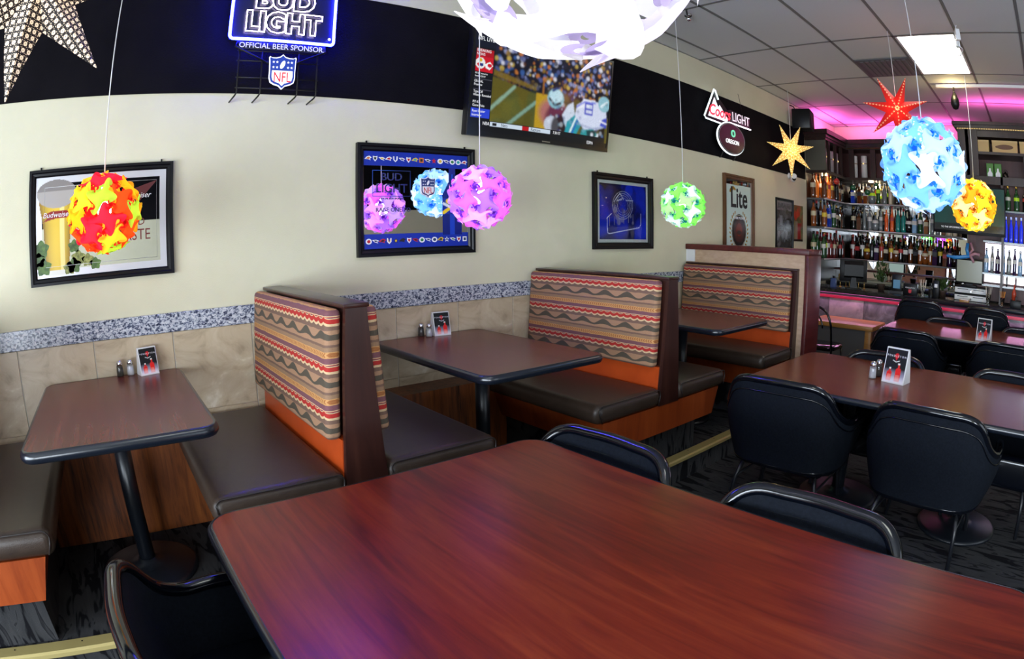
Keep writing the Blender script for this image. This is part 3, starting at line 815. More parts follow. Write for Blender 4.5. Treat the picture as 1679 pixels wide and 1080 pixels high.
# ================================================================== PRINTED SURFACES (flat print as coloured grids)
def lin(c): return tuple(((v + .055) / 1.055) ** 2.4 if v > .04045 else v / 12.92 for v in c)
class Canvas:
    """draws in a unit frame, u to the right, v up; colours are given as seen (sRGB) and stored linear"""
    def __init__(s, w, h, nx, ny, bg=(0, 0, 0)):
        s.w, s.h, s.nx, s.ny = w, h, nx, ny
        s.U, s.V = np.meshgrid(np.linspace(0, 1, nx + 1), np.linspace(0, 1, ny + 1))
        s.C = np.zeros((ny + 1, nx + 1, 3)); s.C[:] = lin(bg); s.asp = w / h
    def fill(s, mask, c, a=1.):
        m = np.clip(mask, 0, 1)[..., None] * a; s.C = s.C * (1 - m) + np.array(lin(c)) * m; return s
    def rect(s, u0, v0, u1, v1, c, a=1.): return s.fill(((s.U >= u0) & (s.U <= u1) & (s.V >= v0) & (s.V <= v1)).astype(float), c, a)
    def ell(s, u, v, ru, rv, c, a=1., rot=0., soft=0., ring=None):
        du, dv = (s.U - u) * s.asp, s.V - v
        cr, sr = math.cos(rot), math.sin(rot); x, y = du*cr + dv*sr, -du*sr + dv*cr
        d = np.sqrt((x / (ru * s.asp))**2 + (y / rv)**2)
        m = np.clip((1 + soft - d) / max(soft, 1e-6), 0, 1) if soft else (d <= 1).astype(float)
        if ring: m = ((d <= 1) & (d >= ring)).astype(float)
        return s.fill(m, c, a)
    def poly(s, pts, c, a=1.):
        m = np.zeros_like(s.U, bool); n = len(pts)
        for i in range(n):
            (x0, y0), (x1, y1) = pts[i], pts[(i+1) % n]
            if y0 == y1: continue
            cross = ((s.V < y0) != (s.V < y1)) & (s.U < (x1-x0) * (s.V-y0) / (y1-y0) + x0); m ^= cross
        return s.fill(m.astype(float), c, a)
    def line(s, pts, wd, c, a=1.):
        m = np.zeros_like(s.U)
        for (x0, y0), (x1, y1) in zip(pts[:-1], pts[1:]):
            ax, ay, bx, by = x0*s.asp, y0, x1*s.asp, y1
            px, py = s.U*s.asp - ax, s.V - ay; dx, dy = bx-ax, by-ay; L2 = dx*dx + dy*dy + 1e-12
            t = np.clip((px*dx + py*dy) / L2, 0, 1); m = np.maximum(m, (np.hypot(px - t*dx, py - t*dy) <= wd).astype(float))
        return s.fill(m, c, a)
    def vgrad(s, c0, c1):
        k = s.V[..., None]; s.C = np.array(lin(c0)) * (1-k) + np.array(lin(c1)) * k; return s
    def blobs(s, n, u0, v0, u1, v1, cols, rmin, rmax, rng, a=1.):
        for _ in range(n):
            r = rng.uniform(rmin, rmax); s.ell(rng.uniform(u0, u1), rng.uniform(v0, v1), r / s.asp, r, cols[rng.integers(len(cols))], a, rng.uniform(0, 3), .4)
        return s
    def blur(s, n=1, grain=0.):
        for _ in range(n):
            p = np.pad(s.C, ((1, 1), (1, 1), (0, 0)), 'edge')
            s.C = (p[:-2, 1:-1] + p[2:, 1:-1] + p[1:-1, :-2] + p[1:-1, 2:] + 2 * s.C) / 6
        if grain: s.C *= 1 + grain * (rng.random(s.C.shape[:2])[..., None] - .5)
        return s
    def mesh(s, name, keep=None):
        me = bpy.data.meshes.new(name); nx, ny = s.nx, s.ny
        vs = [((s.U[j, i] - .5) * s.w, 0, (s.V[j, i] - .5) * s.h) for j in range(ny + 1) for i in range(nx + 1)]
        fs = []
        for j in range(ny):
            for i in range(nx):
                if keep is not None and not keep[j, i]: continue
                a = j*(nx+1) + i; fs.append((a, a+1, a+nx+2, a+nx+1))
        me.from_pydata(vs, [], fs)
        at = me.color_attributes.new('Col', 'FLOAT_COLOR', 'POINT')
        at.data.foreach_set('color', np.concatenate([s.C.reshape(-1, 3), np.ones(((nx+1)*(ny+1), 1))], 1).astype(np.float32).ravel())
        if keep is not None:
            bm = bmesh.new(); bm.from_mesh(me); bmesh.ops.delete(bm, geom=[v for v in bm.verts if not v.link_faces], context='VERTS'); bm.to_mesh(me); bm.free()
        me.update(); return me
m_print = vcol('printed_gloss', .25, spec=.5)
m_printm = vcol('printed_matte', .5, spec=.3)
m_screen = vcol('lit_screen', .15, emit=.95)
rng = np.random.default_rng(3)

def frame(t, w, h, bw, mt, depth=.028, name='frame'):
    """four mitred moulding sides round an opening of outer size w x h, centred, facing -y, back at y=-.002"""
    prof = [(0, 0), (0, -depth), (bw * .35, -depth), (bw * .5, -depth * .8), (bw * .8, -depth * .75), (bw, -depth * .45), (bw, 0)]
    for ax in range(4):
        m = MB(); vs = []
        for e in (-1, 1):
            for d, y in prof:
                if ax in (0, 2): p = (e * (w/2 - d), y - .002, (h/2 - d) * (1 if ax == 0 else -1))
                else: p = ((w/2 - d) * (1 if ax == 1 else -1), y - .002, e * (h/2 - d))
                vs.append(p)
        n = len(prof); fs = [(k, (k+1) % n, n + (k+1) % n, n + k) for k in range(n)] + [tuple(range(n)), tuple(range(2*n-1, n-1, -1))]
        m.add(vs, fs).build(name, mt, t)
m_frame = mat('black_lacquer_frame', (.003, .003, .005), .3, spec=.25)

def hooks(t, w, h):
    for s in (-1, 1): box('hanger', s * w * .42 - .004, -.012, h/2, s * w * .42 + .004, -.004, h/2 + .014, m_black, t)

# --- framed beer mirror over the first booth
def beer_mirror():
    W_, H_ = .765, .543
    t = thing('framed_mirror', 'black framed beer mirror printed with a tall golden beer glass and hops', 'mirror', (-.061, 0, 1.656), 0, 'framed pictures and mirrors on the cream wall')
    frame(t, W_, H_, .036, m_frame); hooks(t, W_, H_)
    w, h = W_ - .07, H_ - .07
    box('mirror_glass', -w/2, -.010, -h/2, w/2, -.006, h/2, m_mirror, t)
    # frosted silver border
    q = .034
    for x0, z0, x1, z1 in ((-w/2, -h/2, w/2, -h/2+q), (-w/2, h/2-q, w/2, h/2), (-w/2, -h/2+q, -w/2+q, h/2-q), (w/2-q, -h/2+q, w/2, h/2-q)):
        box('frosted_border', x0, -.0106, z0, x1, -.0102, z1, mat('frosted_silver', (.62, .62, .66), .35, .6), t)
    # beer glass
    n = 60; c = Canvas(.25, .455, 70, 130, (.9, .7, .1))
    u = np.abs(c.U - .5) * 2
    body = (c.V < .80)
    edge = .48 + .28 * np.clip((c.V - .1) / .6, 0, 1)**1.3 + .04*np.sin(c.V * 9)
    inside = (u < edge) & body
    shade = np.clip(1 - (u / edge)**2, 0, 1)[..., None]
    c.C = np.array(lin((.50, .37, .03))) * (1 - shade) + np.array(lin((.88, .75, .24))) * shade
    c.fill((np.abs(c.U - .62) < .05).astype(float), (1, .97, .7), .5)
    c.fill((c.V < .055).astype(float), (.88, .88, .84))
    foam = ((c.U - .5) / .44)**2 + ((c.V - .845) / .15)**2 < 1
    c.fill(foam.astype(float), (.66, .64, .62)); c.fill((foam & (c.V > .87)).astype(float), (.52, .50, .49))
    c.poly([(.18, .63), (.42, .67), (.52, .665), (.82, .66), (.78, .585), (.5, .59), (.2, .56), (.30, .60)], (.55, .08, .07))
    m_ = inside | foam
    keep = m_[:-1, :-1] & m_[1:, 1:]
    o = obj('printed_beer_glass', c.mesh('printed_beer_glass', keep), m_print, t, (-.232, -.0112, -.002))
    wall_text('printed_lettering', 'Budweiser', .036, -.232, -.0122, .055, m_paper, t, shear=.25)
    # hops leaves and cones
    m_leaf = noise_mat('printed_leaf', [(.35, (.02, .06, .01)), (.65, (.10, .20, .03))], 40, .4)
    m_cone = noise_mat('printed_hop', [(.35, (.10, .12, .02)), (.65, (.35, .38, .10))], 60, .4)
    for lx, lz, s, mm in ((-.32, -.10, .04, m_leaf), (-.335, -.15, .034, m_leaf), (-.31, -.185, .04, m_leaf), (-.14, -.10, .03, m_leaf), (-.12, -.155, .034, m_cone), (-.145, -.19, .036, m_leaf), (-.07, -.17, .03, m_cone), (-.03, -.19, .028, m_leaf), (-.17, -.20, .03, m_cone)):
        pts = [(lx + s*(1 + .18*math.sin(5*a))*math.cos(a), lz + s*.95*(1 + .18*math.sin(5*a))*math.sin(a)) for a in [2*PI*k/20 for k in range(20)]]
        MB().prism(pts, -.0113, -.0108, 'y').build('printed_leaf', mm, t)
    m_ink = mat('dark_red_ink', (.16, .02, .018), .4)
    wall_text('printed_lettering', 'AGED', .05, .17, -.0112, -.012, m_ink, t)
    wall_text('printed_lettering', 'TASTE', .075, .175, -.0112, -.075, m_ink, t, xs=.85)
    MB().prism([(.06, .115), (.30, .185), (.22, .10), (.16, .03), (.09, .02)], -.0112, -.0107, 'y').build('printed_bow', mat('maroon_ink', (.10, .012, .015), .35), t)
    wall_text('printed_lettering', 'Budweiser', .038, .185, -.0122, .115, m_paper, t, shear=.3)
    MB().tube([(-w/2+.05, -.011, -h/2+.05), (w/2-.05, -.011, -h/2+.05), (w/2-.05, -.011, h/2-.05), (-w/2+.05, -.011, h/2-.05)], .0012, 4, True).build('etched_line', m_paper, t)
beer_mirror()

# --- shield shape used on two pieces
def shield_pts(w, h):
    pts = [(0, .5), (.10, .43), (.25, .40), (.40, .40), (.47, .43), (.5, .40), (.485, .30), (.47, .0), (.475, -.18), (.43, -.31), (.30, -.37), (.12, -.41), (0, -.5)]
    pts = pts + [(-x, z) for x, z in pts[-2:0:-1]]
    return [(x * w, z * h) for x, z in pts]
m_inkw, m_inkb, m_inkr = mat('white_ink', (.82, .82, .85), .4), mat('navy_ink', (.012, .03, .16), .4), mat('red_ink', (.55, .012, .02), .4)
def shield(t, x, y, z, w, h, parent_name='shield', lit=0.):
    mw, mb, mr = (m_inkw, m_inkb, m_inkr) if not lit else (mat('lit_white', (.8, .8, .8), .4, emit=(.9, .92, 1), es=lit), mat('lit_navy', (.01, .03, .2), .4, emit=(.01, .04, .35), es=lit), mat('lit_red', (.5, .01, .02), .4, emit=(.7, .01, .03), es=lit))
    p = shield_pts(w, h)
    s = MB().prism([(a, b_) for a, b_ in p], -.006, 0, 'y').build(parent_name, mw, t, (x, y, z))
    MB().prism([(a * .93, b_ * .93) for a, b_ in p], -.0065, -.006, 'y').build('shield_field', mb, s)
    q = [(a * .80, b_ * .80) for a, b_ in p if b_ <= .06 * h]
    q = [(w * .375, .03 * h)] + [pt for pt in q if pt[1] < .02 * h] + [(-w * .375, .03 * h)]
    MB().prism(q, -.007, -.0065, 'y').build('shield_panel', mw, s)
    obj('shield_letters', text_mesh('NFL', h * .40, .0006, xs=.72), mr, s, (0, -.0076, -.17 * h), (R(90), 0, 0))
    MB().prism([(.13*w*math.cos(a)*.62 - 0*w + .1*w*math.sin(a)*.5, .13*h*math.sin(a)*.9 + .2*h) for a in [2*PI*k/16 for k in range(16)]], -.0072, -.0065, 'y').build('football', mw, s)
    for sx in (-.33, -.2, .2, .33):
        for sz in (.27, .12):
            pts = [((.052 if k % 2 == 0 else .022) * w * math.sin(PI*k/5) + sx * w, (.052 if k % 2 == 0 else .022) * w * math.cos(PI*k/5) + sz * h) for k in range(10)]
            MB().prism(pts, -.0072, -.0065, 'y').build('star', mw, s)
    return s

# --- blue banded league mirror
def league_mirror():
    W_, H_ = .781, .634
    t = thing('framed_mirror', 'black framed mirror with blue logo bands and a football shield', 'mirror', (1.7255, 0, 1.709), 0, 'framed pictures and mirrors on the cream wall')
    frame(t, W_, H_, .044, m_frame); hooks(t, W_, H_)
    w, h = W_ - .086, H_ - .086
    box('mirror_glass', -w/2, -.010, -h/2, w/2, -.006, h/2, m_mirror, t)
    m_blue = mat('royal_blue_print', (.008, .03, .36), .35, spec=.3)
    box('blue_band', -w/2, -.0108, h/2 - .082, w/2, -.0102, h/2, m_blue, t)
    box('blue_band', -w/2, -.0108, -h/2, w/2, -.0102, -h/2 + .082, m_blue, t)
    # small team marks: simple emblems of the right outline
    def em(kind, x, z, c1, c2):
        s = .016
        sh = {'o': [(1.2*s*math.cos(a), s*math.sin(a)) for a in [2*PI*k/14 for k in range(14)]],
              'head': [(-1.5*s, -.3*s), (-.6*s, .6*s), (.4*s, .9*s), (1.4*s, .3*s), (.7*s, -.1*s), (.9*s, -.7*s), (0, -.4*s)],
              'wing': [(-1.4*s, .5*s), (.2*s, .6*s), (1.4*s, .1*s), (.4*s, -.1*s), (1.*s, -.7*s), (-.4*s, -.3*s), (-.9*s, .1*s)],
              'shield': [(-.9*s, .9*s), (0, .7*s), (.9*s, .9*s), (.8*s, -.2*s), (0, -1.1*s), (-.8*s, -.2*s)],
              'u': [(-.9*s, 1*s), (-.45*s, 1*s), (-.4*s, -.2*s), (0, -.55*s), (.4*s, -.2*s), (.45*s, 1*s), (.9*s, 1*s), (.85*s, -.3*s), (0, -1.1*s), (-.85*s, -.3*s)],
              'star': [((1.1 if k % 2 == 0 else .45)*s*math.sin(PI*k/5), (1.1 if k % 2 == 0 else .45)*s*math.cos(PI*k/5)) for k in range(10)],
              'sq': [(-.9*s, -.9*s), (.9*s, -.9*s), (.9*s, .9*s), (-.9*s, .9*s)]}[kind]
        e = MB().prism(sh, -.0114, -.0108, 'y').build('team_emblem', c1, t, (x, 0, z))
        if c2: MB().prism([(a*.55, b_*.55) for a, b_ in sh], -.0118, -.0114, 'y').build('emblem_core', c2, e)
    o_, g_, k_, r_, y_, n_, tl = (mat('ink_%d' % i, c, .4) for i, c in enumerate(((.7, .18, .02), (.03, .22, .06), (.01, .01, .012), (.5, .01, .02), (.75, .5, .03), (.01, .03, .12), (.02, .35, .35))))
    w_ = m_inkw
    top = [('head', w_, o_), ('shield', w_, k_), ('wing', w_, y_), ('head', w_, r_), ('u', w_, None), ('wing', w_, n_), ('shield', w_, r_), ('head', y_, tl), ('sq', o_, k_), ('wing', w_, k_), ('star', r_, None), ('o', w_, y_), ('wing', w_, n_), ('o', w_, g_), ('o', w_, tl), ('head', w_, r_)]
    bot = [('o', w_, r_), ('wing', w_, n_), ('head', r_, k_), ('u', w_, y_), ('star', k_, y_), ('head', k_, None), ('shield', w_, r_), ('wing', r_, k_), ('o', w_, g_), ('wing', w_, n_), ('o', w_, n_), ('head', y_, k_), ('star', w_, n_), ('wing', w_, g_), ('shield', w_, r_), ('sq', w_, n_)]
    for row, z in ((top, h/2 - .042), (bot, -h/2 + .042)):
        for k, (kd, c1, c2) in enumerate(row): em(kd, -w/2 + .03 + k * (w - .055) / 15, z, c1, c2)
    bx = -.17
    MB().tube([(bx - .12, -.0115, .02), (bx + .12, -.0115, .02), (bx + .12, -.0115, .165), (bx - .12, -.0115, .165)], .002, 4, True).build('sign_outline', mat('bright_blue_ink', (.02, .09, .5), .4), t)
    mbk = mat('deep_blue_ink', (.01, .02, .13), .4)
    wall_text('printed_lettering', 'BUD', .062, bx, -.0112, .128, mbk, t, xs=1.1)
    wall_text('printed_lettering', 'LIGHT', .072, bx, -.0112, .062, mbk, t)
    wall_text('printed_lettering', 'OFFICIAL BEER SPONSOR', .014, bx, -.0112, .006, mbk, t)
    wall_text('printed_lettering', 'RAISE ONE TO', .034, bx + .01, -.0112, -.058, mbk, t)
    shield(t, .065, -.011, .075, .10, .125, 'printed_shield')
    # blue bottle print
    c = Canvas(.15, .40, 40, 100, (.03, .1, .45)); u = np.abs(c.U - .5) * 2
    wd = np.where(c.V < .58, .95, np.where(c.V < .78, .95 - (c.V - .58) / .2 * .6, .35)); m_ = u < wd
    c.fill((u < .25 * wd).astype(float), (.1, .3, .85), .6); c.fill((c.V > .9).astype(float), (.1, .12, .5)); c.fill(((c.V > .30) & (c.V < .55)).astype(float), (.06, .16, .6))
    c.line([(.1, .33), (.5, .42), (.9, .36)], .025, (.95, .82, .1)); c.line([(.1, .46), (.5, .40), (.9, .50)], .02, (.9, .92, .95)); c.ell(.45, .5, .25, .05, (.95, .85, .15))
    obj('printed_bottle', c.mesh('printed_bottle', m_[:-1, :-1] & m_[1:, 1:]), m_print, t, (.235, -.0112, -.005))
league_mirror()

# --- blue poster
GLZ = mat('picture_glass', (1, 1, 1), .0, trans=1.); GLZ.node_tree.nodes['Principled BSDF'].inputs['IOR'].default_value = 1.12
def blue_poster():
    W_, H_ = .702, .57
    t = thing('framed_poster', 'black framed dark blue poster with thin white line drawing', 'poster', (3.521, 0, 1.675), 0, 'framed pictures and mirrors on the cream wall')
    frame(t, W_, H_, .05, m_frame); hooks(t, W_, H_)
    w, h = W_ - .098, H_ - .098
    box('mat_board', -w/2, -.008, -h/2, w/2, -.004, h/2, mat('grey_mat_board', (.42, .45, .46), .6), t)
    c = Canvas(w - .05, h - .05, 130, 104, (.02, .05, .25))
    c.blobs(60, 0, 0, 1, 1, [(.02, .05, .32), (.03, .10, .62), (.01, .02, .14), (.05, .18, .85)], .06, .25, rng, .55)
    wl = (.75, .78, .9)
    c.line([(.16, .12), (.20, .10), (.84, .22), (.88, .28), (.88, .48)], .006, wl); c.line([(.16, .12), (.15, .38), (.24, .46)], .006, wl)
    for k in range(12): c.line([(.2 + k*.05, .24 + k*.008), (.2 + k*.05, .40 + k*.006)], .005, (.55, .55, .6), .8)
    for k in range(4): c.ell(.48, .62, .22 - k*.035, .26 - k*.04, wl, .5, .2, ring=.955)
    c.line([(.30, .68), (.42, .84), (.50, .72)], .006, wl); c.line([(.55, .72), (.70, .72)], .01, wl, .7); c.line([(.36, .70), (.46, .73)], .012, wl, .6)
    c.blobs(14, .3, .3, .7, .55, [(.3, .25, .3), (.5, .5, .6)], .02, .05, rng, .5)
    obj('poster_print', c.mesh('poster_print'), vcol('printed_deep', .5, spec=.08), t, (0, -.0085, 0))
    box('glazing', -w/2, -.0112, -h/2, w/2, -.010, h/2, GLZ, t)
blue_poster()

# --- tall beer mirror
def lite_mirror():
    W_, H_ = .635, .92
    t = thing('framed_mirror', 'tall brown framed beer mirror reading Lite above a round crest', 'mirror', (5.342, 0, 1.667), 0, 'framed pictures and mirrors on the cream wall')
    frame(t, W_, H_, .05, wood('brown_frame_wood', (.06, .025, .008), (.12, .05, .016), (.17, .08, .03), 'z', .35), .03)
    w, h = W_ - .098, H_ - .098
    box('mirror_glass', -w/2, -.010, -h/2, w/2, -.006, h/2, m_mirror, t)
    c = Canvas(w - .03, h - .10, 110, 150, (.78, .86, .83))
    gold = (.62, .48, .18)
    for s in (-1, 1):
        for k in range(12):
            a = -1.2 + k * .22; c.ell(.5 + s*.37*math.cos(a*.9), .36 + .27*math.sin(a), .035, .014, gold, 1, s*(a+.6))
        c.ell(.5 + s*.3, .09, .09, .025, gold, 1, s*.4); c.ell(.5 + s*.36, .06, .03, .04, (.72, .5, .2))
    c.ell(.5, .36, .31, .235, (.04, .03, .05)); c.ell(.5, .36, .30, .225, (.85, .8, .7), ring=.97); c.ell(.5, .36, .21, .16, (.30, .10, .07))
    c.ell(.5, .38, .12, .09, (.42, .14, .09)); c.ell(.5, .34, .10, .03, (.2, .06, .05))
    c.ell(.2, .93, .10, .03, gold, 1, .5); c.ell(.30, .95, .08, .02, gold, 1, -.4)
    obj('printed_panel', c.mesh('printed_panel'), m_print, t, (0, -.0112, .0))
    ink = mat('black_ink', (.008, .008, .012), .4)
    wall_text('printed_lettering', 'Lite', .29, 0, -.0122, .225, ink, t, xs=.82, grow=.005)
    wall_text('printed_lettering', 'Miller', .06, -.06, -.0122, .375, mat('gold_ink', (.32, .22, .05), .4), t, shear=.3)
    wall_text('printed_lettering', 'A FINE PILSNER', .035, 0, -.0122, .028, m_inkw, t)
    wall_text('printed_lettering', 'BEER', .05, 0, -.0122, -.27, m_inkw, t)
lite_mirror()

# --- black and white poster with a heading, and a small colour print
def bw_poster():
    W_, H_ = .497, .63
    t = thing('framed_poster', 'dark framed black and white photo poster beside the tall beer mirror', 'poster', (6.481, 0, 1.662), 0, 'framed pictures and mirrors on the cream wall')
    frame(t, W_, H_, .018, m_frame, .02)
    c = Canvas(W_ - .03, H_ - .03, 70, 90, (.06, .06, .065))
    c.rect(.03, .80, .97, .97, (.42, .38, .40)); [c.line([(.1 + .09*k, .84), (.13 + .09*k, .93), (.16 + .09*k, .85)], .012, (.08, .05, .06)) for k in range(9)]; c.blobs(70, 0, .28, 1, .8, [(.1, .1, .1), (.3, .3, .3), (.02, .02, .02), (.45, .45, .46)], .02, .09, rng, .7)
    c.rect(.2, .5, .38, .7, (.45, .46, .48)); c.rect(.62, .45, .8, .62, (.35, .36, .38)); c.rect(0, .40, 1, .415, (.3, .3, .32)); c.blobs(40, 0, 0, 1, .4, [(.08, .08, .09), (.25, .25, .27), (.4, .4, .42)], .02, .06, rng, .7)
    obj('poster_print', c.mesh('poster_print'), m_print, t, (0, -.006, 0))
bw_poster()
def small_print():
    t = thing('art_print', 'small unframed colour print of flowers and a red drink by the bar', 'poster', (6.905, 0, 1.707), 0, 'framed pictures and mirrors on the cream wall')
    c = Canvas(.296, .44, 50, 75, (.45, .42, .28))
    c.blobs(60, 0, .3, 1, 1, [(.5, .48, .3), (.35, .38, .22), (.6, .3, .2), (.3, .28, .16)], .04, .12, rng, .6)
    c.blobs(8, .05, .6, .6, .85, [(.7, .25, .15), (.65, .2, .12)], .04, .08, rng, .9); c.rect(.40, .05, .75, .5, (.55, .12, .10)); c.rect(.15, .05, .4, .55, (.55, .5, .42)); c.rect(0, 0, 1, .06, (.15, .08, .05))
    box('board', -.148, -.006, -.22, .148, 0, .22, m_paper, t)
    obj('print', c.mesh('print'), m_printm, t, (0, -.0065, 0))
small_print()

# ================================================================== NEON SIGNS
m_neonb = mat('blue_neon', (.2, .2, .3), .3, emit=(.006, .008, 1.), es=170.)
m_neonc = mat('blue_neon_core', (.3, .3, .4), .3, emit=(.75, .78, 1.), es=3.)
m_neonw = mat('white_neon', (.4, .4, .4), .3, emit=(1, .80, 1), es=5.)
m_neonb2 = mat('lavender_neon', (.4, .4, .4), .3, emit=(.95, .78, 1), es=9.)
m_neonp = mat('pale_neon', (.4, .4, .4), .3, emit=(.8, .95, 1), es=1.6)
m_signback = mat('dark_blue_acrylic', (.002, .004, .012), .3)
m_wire = mat('sign_wire', (.02, .019, .016), .4, .6)
def bud_sign():
    t = thing('neon_sign', 'blue neon beer sign with outlined letters above a football shield', 'neon sign', (.8475, -.10, 2.54), 0)
    hw = .2875; top = .335
    box('back_panel', -hw, -.004, 0, hw, 0, top, m_signback, t)
    r = .02; path = [(x, -.018, z) for x, z in rrect(-hw, 0, hw, top, r)]
    MB().tube(path, .0085, 8, True).build('neon_border', m_neonb, t)
    MB().tube([(x, -.0235, z) for x, z in rrect(-hw, 0, hw, top, r)], .0045, 6, True).build('neon_border_core', m_neonc, t)
    obj('neon_letters', text_mesh('LIGHT', .152, bev=.003, outline=True, xs=.98, grow=.0075), m_neonb2, t, (0, -.02, .098), (R(90), 0, 0))
    obj('neon_letters', text_mesh('BUD', .152, bev=.003, outline=True, xs=1.08, grow=.0075), m_neonb2, t, (.0, -.02, .232), (R(90), 0, 0))
    obj('registered_mark', text_mesh('o', .028, bev=.0012, outline=True), m_neonc, t, (.262, -.02, .035), (R(90), 0, 0))
    m = mat('lit_sign_strip', (.01, .01, .015), .4); box('text_strip', -.235, -.012, -.052, .245, -.008, -.012, m, t)
    wall_text('sign_lettering', 'OFFICIAL BEER SPONSOR.', .041, .004, -.013, -.032, mat('lit_lettering', (.5, .5, .55), .4, emit=(.62, .62, .85), es=.8), t)
    shield(t, .008, -.02, -.172, .150, .192, 'lit_shield', .75)
    for x in (-.225, -.10, .10, .205): MB().tube([(x, -.006, -.01), (x, -.006, -.285), (x - .008, -.0, -.30), (x - .018, .085, -.315)], .0045, 6).build('wire_upright', m_wire, t)
    for z in (-.06, -.115, -.205, -.26): MB().tube([(-.235, -.006, z), (.215, -.006, z)], .0035, 6).build('wire_rail', m_wire, t)
    for s in (-1, 1): MB().tube([(s * .235, -.006, .0), (s*.25, -.01, -.04), (s * .12, -.012, -.10), (s * .06, -.012, -.13)], .0055, 6).build('lead_tube', m_black, t)
bud_sign()
def coors_sign():
    t = thing('neon_sign', 'small lit beer sign with a white mountain and an oval badge below', 'neon sign', (5.09, -.05, 2.60), 0)
    p = [(-.45, .0), (-.26, .30), (-.02, .15), (.05, .17), (.44, .14), (.44, .045), (.05, .05), (-.08, .005)]
    MB().prism(p, -.012, 0, 'y').build('back_panel', mat('sign_black', (.01, .01, .012), .3), t)
    MB().prism([(-.385, .035), (-.262, .235), (-.20, .145), (-.17, .175), (-.02, .055), (-.05, .03)], -.016, -.012, 'y').build('lit_mountain', mat('lit_mountain_white', (.8, .8, .8), .4, emit=(1, .82, .95), es=1.3), t)
    MB().tube([(-.12, -.02, -.01), (-.44, -.02, .0), (-.465, -.02, .02), (-.27, -.02, .315), (-.25, -.02, .31), (-.20, -.02, .225)], .008, 8).build('neon_border', m_neonp, t)
    MB().tube([(.0, -.02, .03), (.44, -.02, .03)], .007, 8).build('neon_underline', m_neonw, t)
    wall_text('neon_letters', 'Coors', .155, -.19, -.022, .10, mat('red_neon', (.4, .02, .03), .3, emit=(1, .06, .10), es=1.1), t, shear=.3, grow=.003)
    wall_text('neon_letters', 'LIGHT', .135, .235, -.022, .10, mat('pink_white_neon', (.4, .4, .4), .3, emit=(1, .82, .95), es=1.0), t, xs=.98)
    o = MB().prism([(.265*math.cos(a), .155*math.sin(a)) for a in [2*PI*k/40 for k in range(40)]], -.03, 0, 'y').build('oval_badge', mat('badge_brown', (.03, .018, .018), .25), t, (.02, .0, -.13))
    MB().tube([(.268*math.cos(a), -.018, .158*math.sin(a)) for a in [R(95) + 4.3*k/30 for k in range(31)]], .0085, 8).build('neon_arc', m_neonp, o)
    MB().tube([(.255*math.cos(a), -.031, .146*math.sin(a)) for a in [2*PI*k/40 for k in range(40)]], .0035, 6, True).build('badge_rim', mat('badge_rim', (.25, .24, .24), .3), o)
    obj('badge_letter', text_mesh('O', .10, .002, .003), mat('green_lit', (.02, .3, .12), .3, emit=(.25, .9, .6), es=.8), o, (.02, -.034, .05), (R(90), 0, 0))
    obj('badge_lettering', text_mesh('OREGON', .062, .002), mat('white_lit', (.8, .8, .8), .3, emit=(1, 1, 1), es=.9), o, (.0, -.034, -.035), (R(90), 0, 0))
    for x in (-.1, .16): MB().tube([(x, .0, -.25), (x, .03, -.31), (x - .01, .045, -.33)], .006, 6).build('mount_bracket', m_wire, t)
    MB().tube([(.30, -.01, .14), (.31, .03, .36), (.31, .04, .40)], .002, 5).build('power_cord', m_black, t)
coors_sign()

